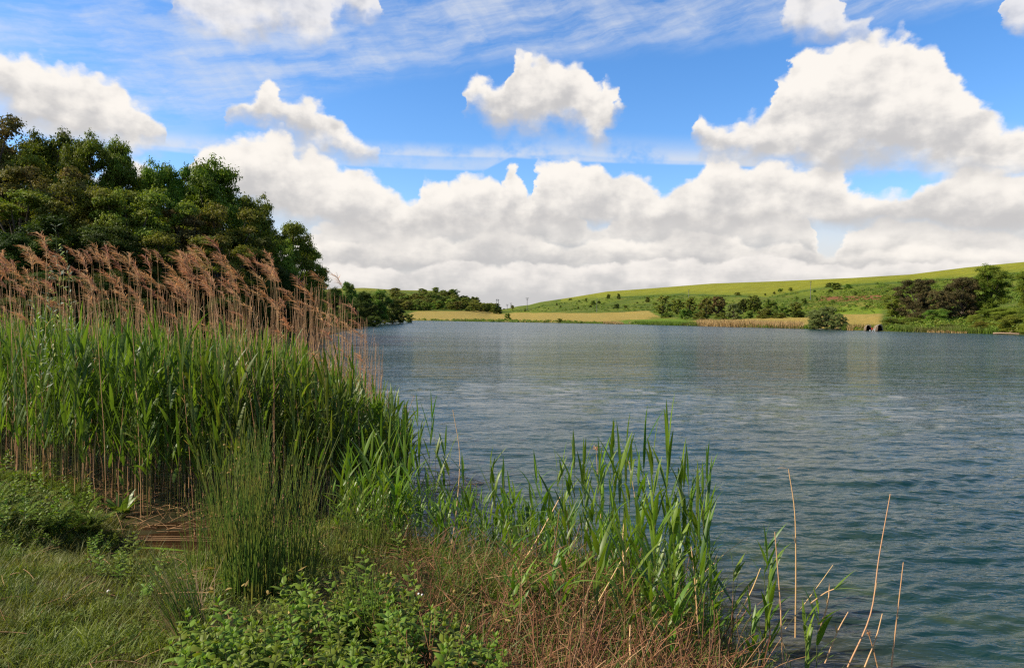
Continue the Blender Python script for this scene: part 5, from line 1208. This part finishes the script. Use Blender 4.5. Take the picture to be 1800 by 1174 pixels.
# willow shoots with small silvery leaves in the left of the bed
M_SILV = leafy('silver_leaves', (.20, .24, .12), (.46, .48, .34), None, .3, .35, .6, .1)
for (px, yt, y, hh, lab) in [(101, 395, 9.8, 0, 'tall leafy willow shoot with silvery leaves rising above the plumes at the left'), (85, 468, 9.7, 0, 'shorter willow shoot with white-green leaves left of the tall one'), (120, 440, 10.2, 0, 'thin willow shoot with a few pale leaves just right of the tall one'), (62, 520, 9.6, 0, 'low willow shoot with pale leaves among the green blades at the left')]:
    x = (px-900)/F_PX*y; zt = CH-(yt-float(horv(px)))/F_PX*y; zb = float(land(x, y)); zb = max(zb, 0); h = zt-zb; sb, lb = Buf(), Buf(); s = np.linspace(0, 1, 10)
    P_ = np.stack([.06*np.sin(s*4), .05*s, s*h], 1); tubes(sb, P_[None], np.linspace(.006, .002, 10)[None], 5, tint=.3)
    n = 46; f = .52+.48*r.random(n); base = np.stack([np.interp(f, s, P_[:, i]) for i in range(3)], 1)
    tw = r.random(n)*6.28; off = np.stack([np.cos(tw), np.sin(tw), 0*tw+.4], 1)*(.02+.16*r.random(n)*(1.05-f))[:, None]
    tubes(sb, np.stack([base, base+off], 1), np.array([[.0025, .0015]])*np.ones((n, 2)), 3, tint=.5)
    blades(lb, base+off, tw, .05+.05*r.random(n), .017, .5+.7*r.random(n), .6, 4, .2, r.normal(size=n)*.6, r.random(n), 'ovate')
    thing('willow_shoot', [('stem', sb.mesh('stem', M_GSTEM)), ('leaves', lb.mesh('leaves', M_SILV))], lab, 'willow shoot', 'willow shoots in the left of the reed bed', (x, y, zb))

# ------------------------------------------------------------------ grass on the bank
M_GRASS = leafy('bank_grass_blades', (.050, .088, .010), (.19, .22, .030), (.16, .145, .035), .3, .5, .2, .02, nscale=1.3)
M_CLOVER = leafy('clover_leaves', (.045, .08, .010), (.15, .19, .028), None, .25, .5, .15, .02)
b = Buf(); r4 = np.random.default_rng(77)
n = 620000; x = r4.uniform(-9.5, 2.2, n); y = 2.0+10.5*r4.random(n)**1.25
ok = (np.abs(x/y) < .82); x, y = x[ok], y[ok]; sdd = sdist(x, y); z = land(x, y)
px = 900+F_PX*x/y; dens = vn(x+9, y+4, 1.3, 3)
nearmint = (px > 380+60*(dens-.5)) & (px < 900)
ok = (sdd > .05) & (z > .04) & (r4.random(len(x)) < np.interp(dens, [.3, .5, .7], [.35, .8, 1])*np.where(nearmint, .25, 1)*np.where(px > 760, .25, 1)*np.interp(y, [3, 6, 12], [1, .8, .55]))
x, y, z, dens, px = x[ok], y[ok], z[ok], dens[ok], px[ok]; n = len(x)
L = (.045+.10*r4.random(n)**1.5)*np.interp(vn(x+33, y+12, 2.2, 3), [.3, .7], [.6, 1.5])*np.interp(y, [5, 9], [1, 1.5])
tuft = vn(x*1.0+3, y+8, 5, 2)
blades(b, np.stack([x, y, z-.005], 1), r4.random(n)*6.28, L, .0045+.003*r4.random(n), .10+.6*r4.random(n), .3+1.3*r4.random(n), 3, 0, r4.normal(size=n)*.5, np.clip(tuft+.25*r4.normal(size=n), 0, 1), 'grass')
tc_ = []
while len(tc_) < 240:
    cx, cy = r4.uniform(-6.5, .2), r4.uniform(2.6, 9.5)
    if float(sdist(cx, cy)) > .15 and abs(cx/cy) < .8: tc_.append((cx, cy))
tc_ = np.array(tc_); m_ = 46; cx = np.repeat(tc_[:, 0], m_)+r4.normal(size=240*m_)*.05; cy = np.repeat(tc_[:, 1], m_)+r4.normal(size=240*m_)*.05
blades(b, np.stack([cx, cy, land(cx, cy)-.005], 1), r4.random(240*m_)*6.28, np.repeat(.12+.20*r4.random(240)**1.5, m_)*(.5+.7*r4.random(240*m_)), .006, .1+.6*r4.random(240*m_), .3+1.3*r4.random(240*m_), 4, 0, r4.normal(size=240*m_)*.5, np.clip(np.repeat(r4.random(240), m_)+.2*r4.normal(size=240*m_), 0, 1), 'grass')
tag(link('grass', b.mesh('grass', M_GRASS, smooth=False)), 'short tufted green grass covering the near bank', 'grass', kind='stuff')
b = Buf(); n = 26000; x = r4.uniform(-8, 1.5, n); y = r4.uniform(2.2, 9.5, n); sdd = sdist(x, y); f = vn(x+71, y+19, .8, 3)
ok = (sdd > .1) & (f > .5) & (np.abs(x/y) < .8); x, y = x[ok], y[ok]; z = land(x, y); n = len(x)
blades(b, np.stack([x, y, z+.02+.04*r4.random(n)], 1), r4.random(n)*6.28, .022+.018*r4.random(n), .016, .9+.5*r4.random(n), .5, 3, 0, r4.normal(size=n)*.4, r4.random(n), 'ovate')
tag(link('clover', b.mesh('clover', M_CLOVER, smooth=False)), 'small leafy weeds mixed through the bank grass', 'ground cover', kind='stuff')
b = Buf()
def bankpt(r):
    while True:
        x, y = r.uniform(-6, .5), r.uniform(3, 8.5)
        if float(sdist(x, y)) > .15: return x, y
litter(b, r, 500, bankpt, .08, .45, .0028, .03, .15)
tag(link('straw', b.mesh('straw', M_LITTER)), 'scattered dry straws lying in the bank grass', 'straw', kind='stuff')
# brown tangle of dead stems
M_TANGLE = leafy('dead_twigs', (.10, .040, .020), (.38, .18, .085), (.20, .085, .042), 0, .7, .2, .03, nscale=2)
M_TANGLE2 = leafy('pale_straw', (.20, .10, .042), (.46, .27, .125), None, 0, .6, .3, .03)
def tangle(n, buf, L0, L1, rad, seed, pxr, pyr, hmax, flat=.6):
    r = np.random.default_rng(seed); A = []; tt = 0
    while len(A) < n and tt < 20*n:
        tt += 1
        px = r.uniform(*pxr); py = r.uniform(*pyr)
        top = np.interp(px, [640, 740, 800, 900, 1000, 1100, 1200, 1260, 1320, 1460], [960, 930, 960, 950, 940, 940, 1000, 1060, 1090, 1110])
        if py < top: continue
        dep = np.interp(py, [930, 1000, 1100, 1200, 1300], [7.4, 6.2, 4.8, 4.0, 3.4])*r.uniform(.93, 1.05); p = at(px, py, dep); z0 = max(0.0, float(land(p[0], p[1])))
        if float(sdist(p[0], p[1])) < -.6: continue
        a = r.random()*6.28; L = r.uniform(L0, L1); el0 = abs(r.normal())*flat; s = np.linspace(0, 1, 7); bend_ = r.normal()*1.1; hd = a+bend_*s; e2 = el0-(.9*r.random())*s
        st_ = np.stack([np.cos(hd)*np.cos(e2), np.sin(hd)*np.cos(e2), np.sin(e2)], 1)*L/6
        P_ = np.cumsum(st_, 0)-st_[0]+np.array([p[0], p[1], z0+r.random()**2*hmax]); P_[:, 2] = np.maximum(P_[:, 2], z0*.6+.01)
        A.append(P_)
    m_ = len(A); tubes(buf, np.array(A), rad*(.5+r.random((m_, 1)))*np.linspace(1, .5, 7)[None], 3, tint=r.random(m_))
b = Buf(); tangle(2300, b, .10, .42, .0026, 3, (660, 1330), (930, 1330), .20); tangle(1500, b, .15, .5, .0026, 8, (700, 1300), (930, 1330), .06, 1.5); tangle(420, b, .35, .7, .0042, 15, (930, 1320), (980, 1330), .03, 1.35)
tag(link('dead_tangle', b.mesh('dead_tangle', M_TANGLE)), 'reddish brown tangle of dead twigs on the bank at the bottom', 'dead stems', kind='stuff')
b = Buf(); tangle(480, b, .2, .6, .0028, 4, (900, 1330), (960, 1330), .22, .9); tangle(300, b, .2, .6, .0032, 9, (1180, 1480), (1080, 1330), .10, .35); tangle(260, b, .15, .5, .0024, 10, (800, 1150), (940, 1100), .20, .8)
tag(link('fallen_reeds', b.mesh('fallen_reeds', M_TANGLE2)), 'straw coloured broken reed stems fallen across the brown tangle', 'dead stems', kind='stuff')
b = Buf(); n = 6000; rr_ = np.random.default_rng(12); x = rr_.uniform(-1.6, 2.1, n); y = rr_.uniform(3.0, 7.8, n); sdd = sdist(x, y); px = px_of(x, y)
ok = (sdd > -.25) & (px > 760); x, y = x[ok], y[ok]; z = np.maximum(land(x, y), 0); n = len(x)
blades(b, np.stack([x, y, z], 1), rr_.random(n)*6.28, .15+.35*rr_.random(n), .006+.004*rr_.random(n), .1+.6*rr_.random(n), .3+1.2*rr_.random(n), 5, .2, rr_.normal(size=n)*.4, rr_.random(n), 'grass')
tag(link('sedge', b.mesh('sedge', M_REED)), 'thin green sedge blades growing through the brown tangle', 'sedge', kind='stuff')

# ------------------------------------------------------------------ snail shells
M_SNAIL = plain('white_shell', (.66, .62, .54), (.80, .77, .70), 30, .35, .5)
def snail(px, py, size, label, up=0.0):
    p = ground_at(px, py); b = Buf(); k = 60; t = np.linspace(0, 1, k); th = t*2*PI*2.6; rad = size*.5*(.12+.88*t**1.3)
    P_ = np.stack([np.cos(th)*rad*.62, np.sin(th)*rad*.62, size*.55*(1-t)*.9+size*.3], 1); tubes(b, P_[None], (rad*.52)[None], 10, tint=.5)
    tag(link('snail_shell', b.mesh('snail_shell', M_SNAIL), None, p+np.array([0, 0, up]), rz=1.0), label, 'snail shell', 'white snail shells')
snail(191, 1048, .030, 'white snail shell lying in the grass below the puddle', .03)
snail(736, 1122, .018, 'left one of two tiny white snail shells on the mint leaves', .30)
snail(742, 1124, .018, 'right one of two tiny white snail shells on the mint leaves', .30)
S.cycles.max_bounces = 6; S.cycles.diffuse_bounces = 3; S.cycles.glossy_bounces = 3; S.cycles.transmission_bounces = 4; S.cycles.transparent_max_bounces = 6
S.cycles.sample_clamp_indirect = 4.0

S.cycles.use_denoising = False
S.cycles.filter_width = 1.3
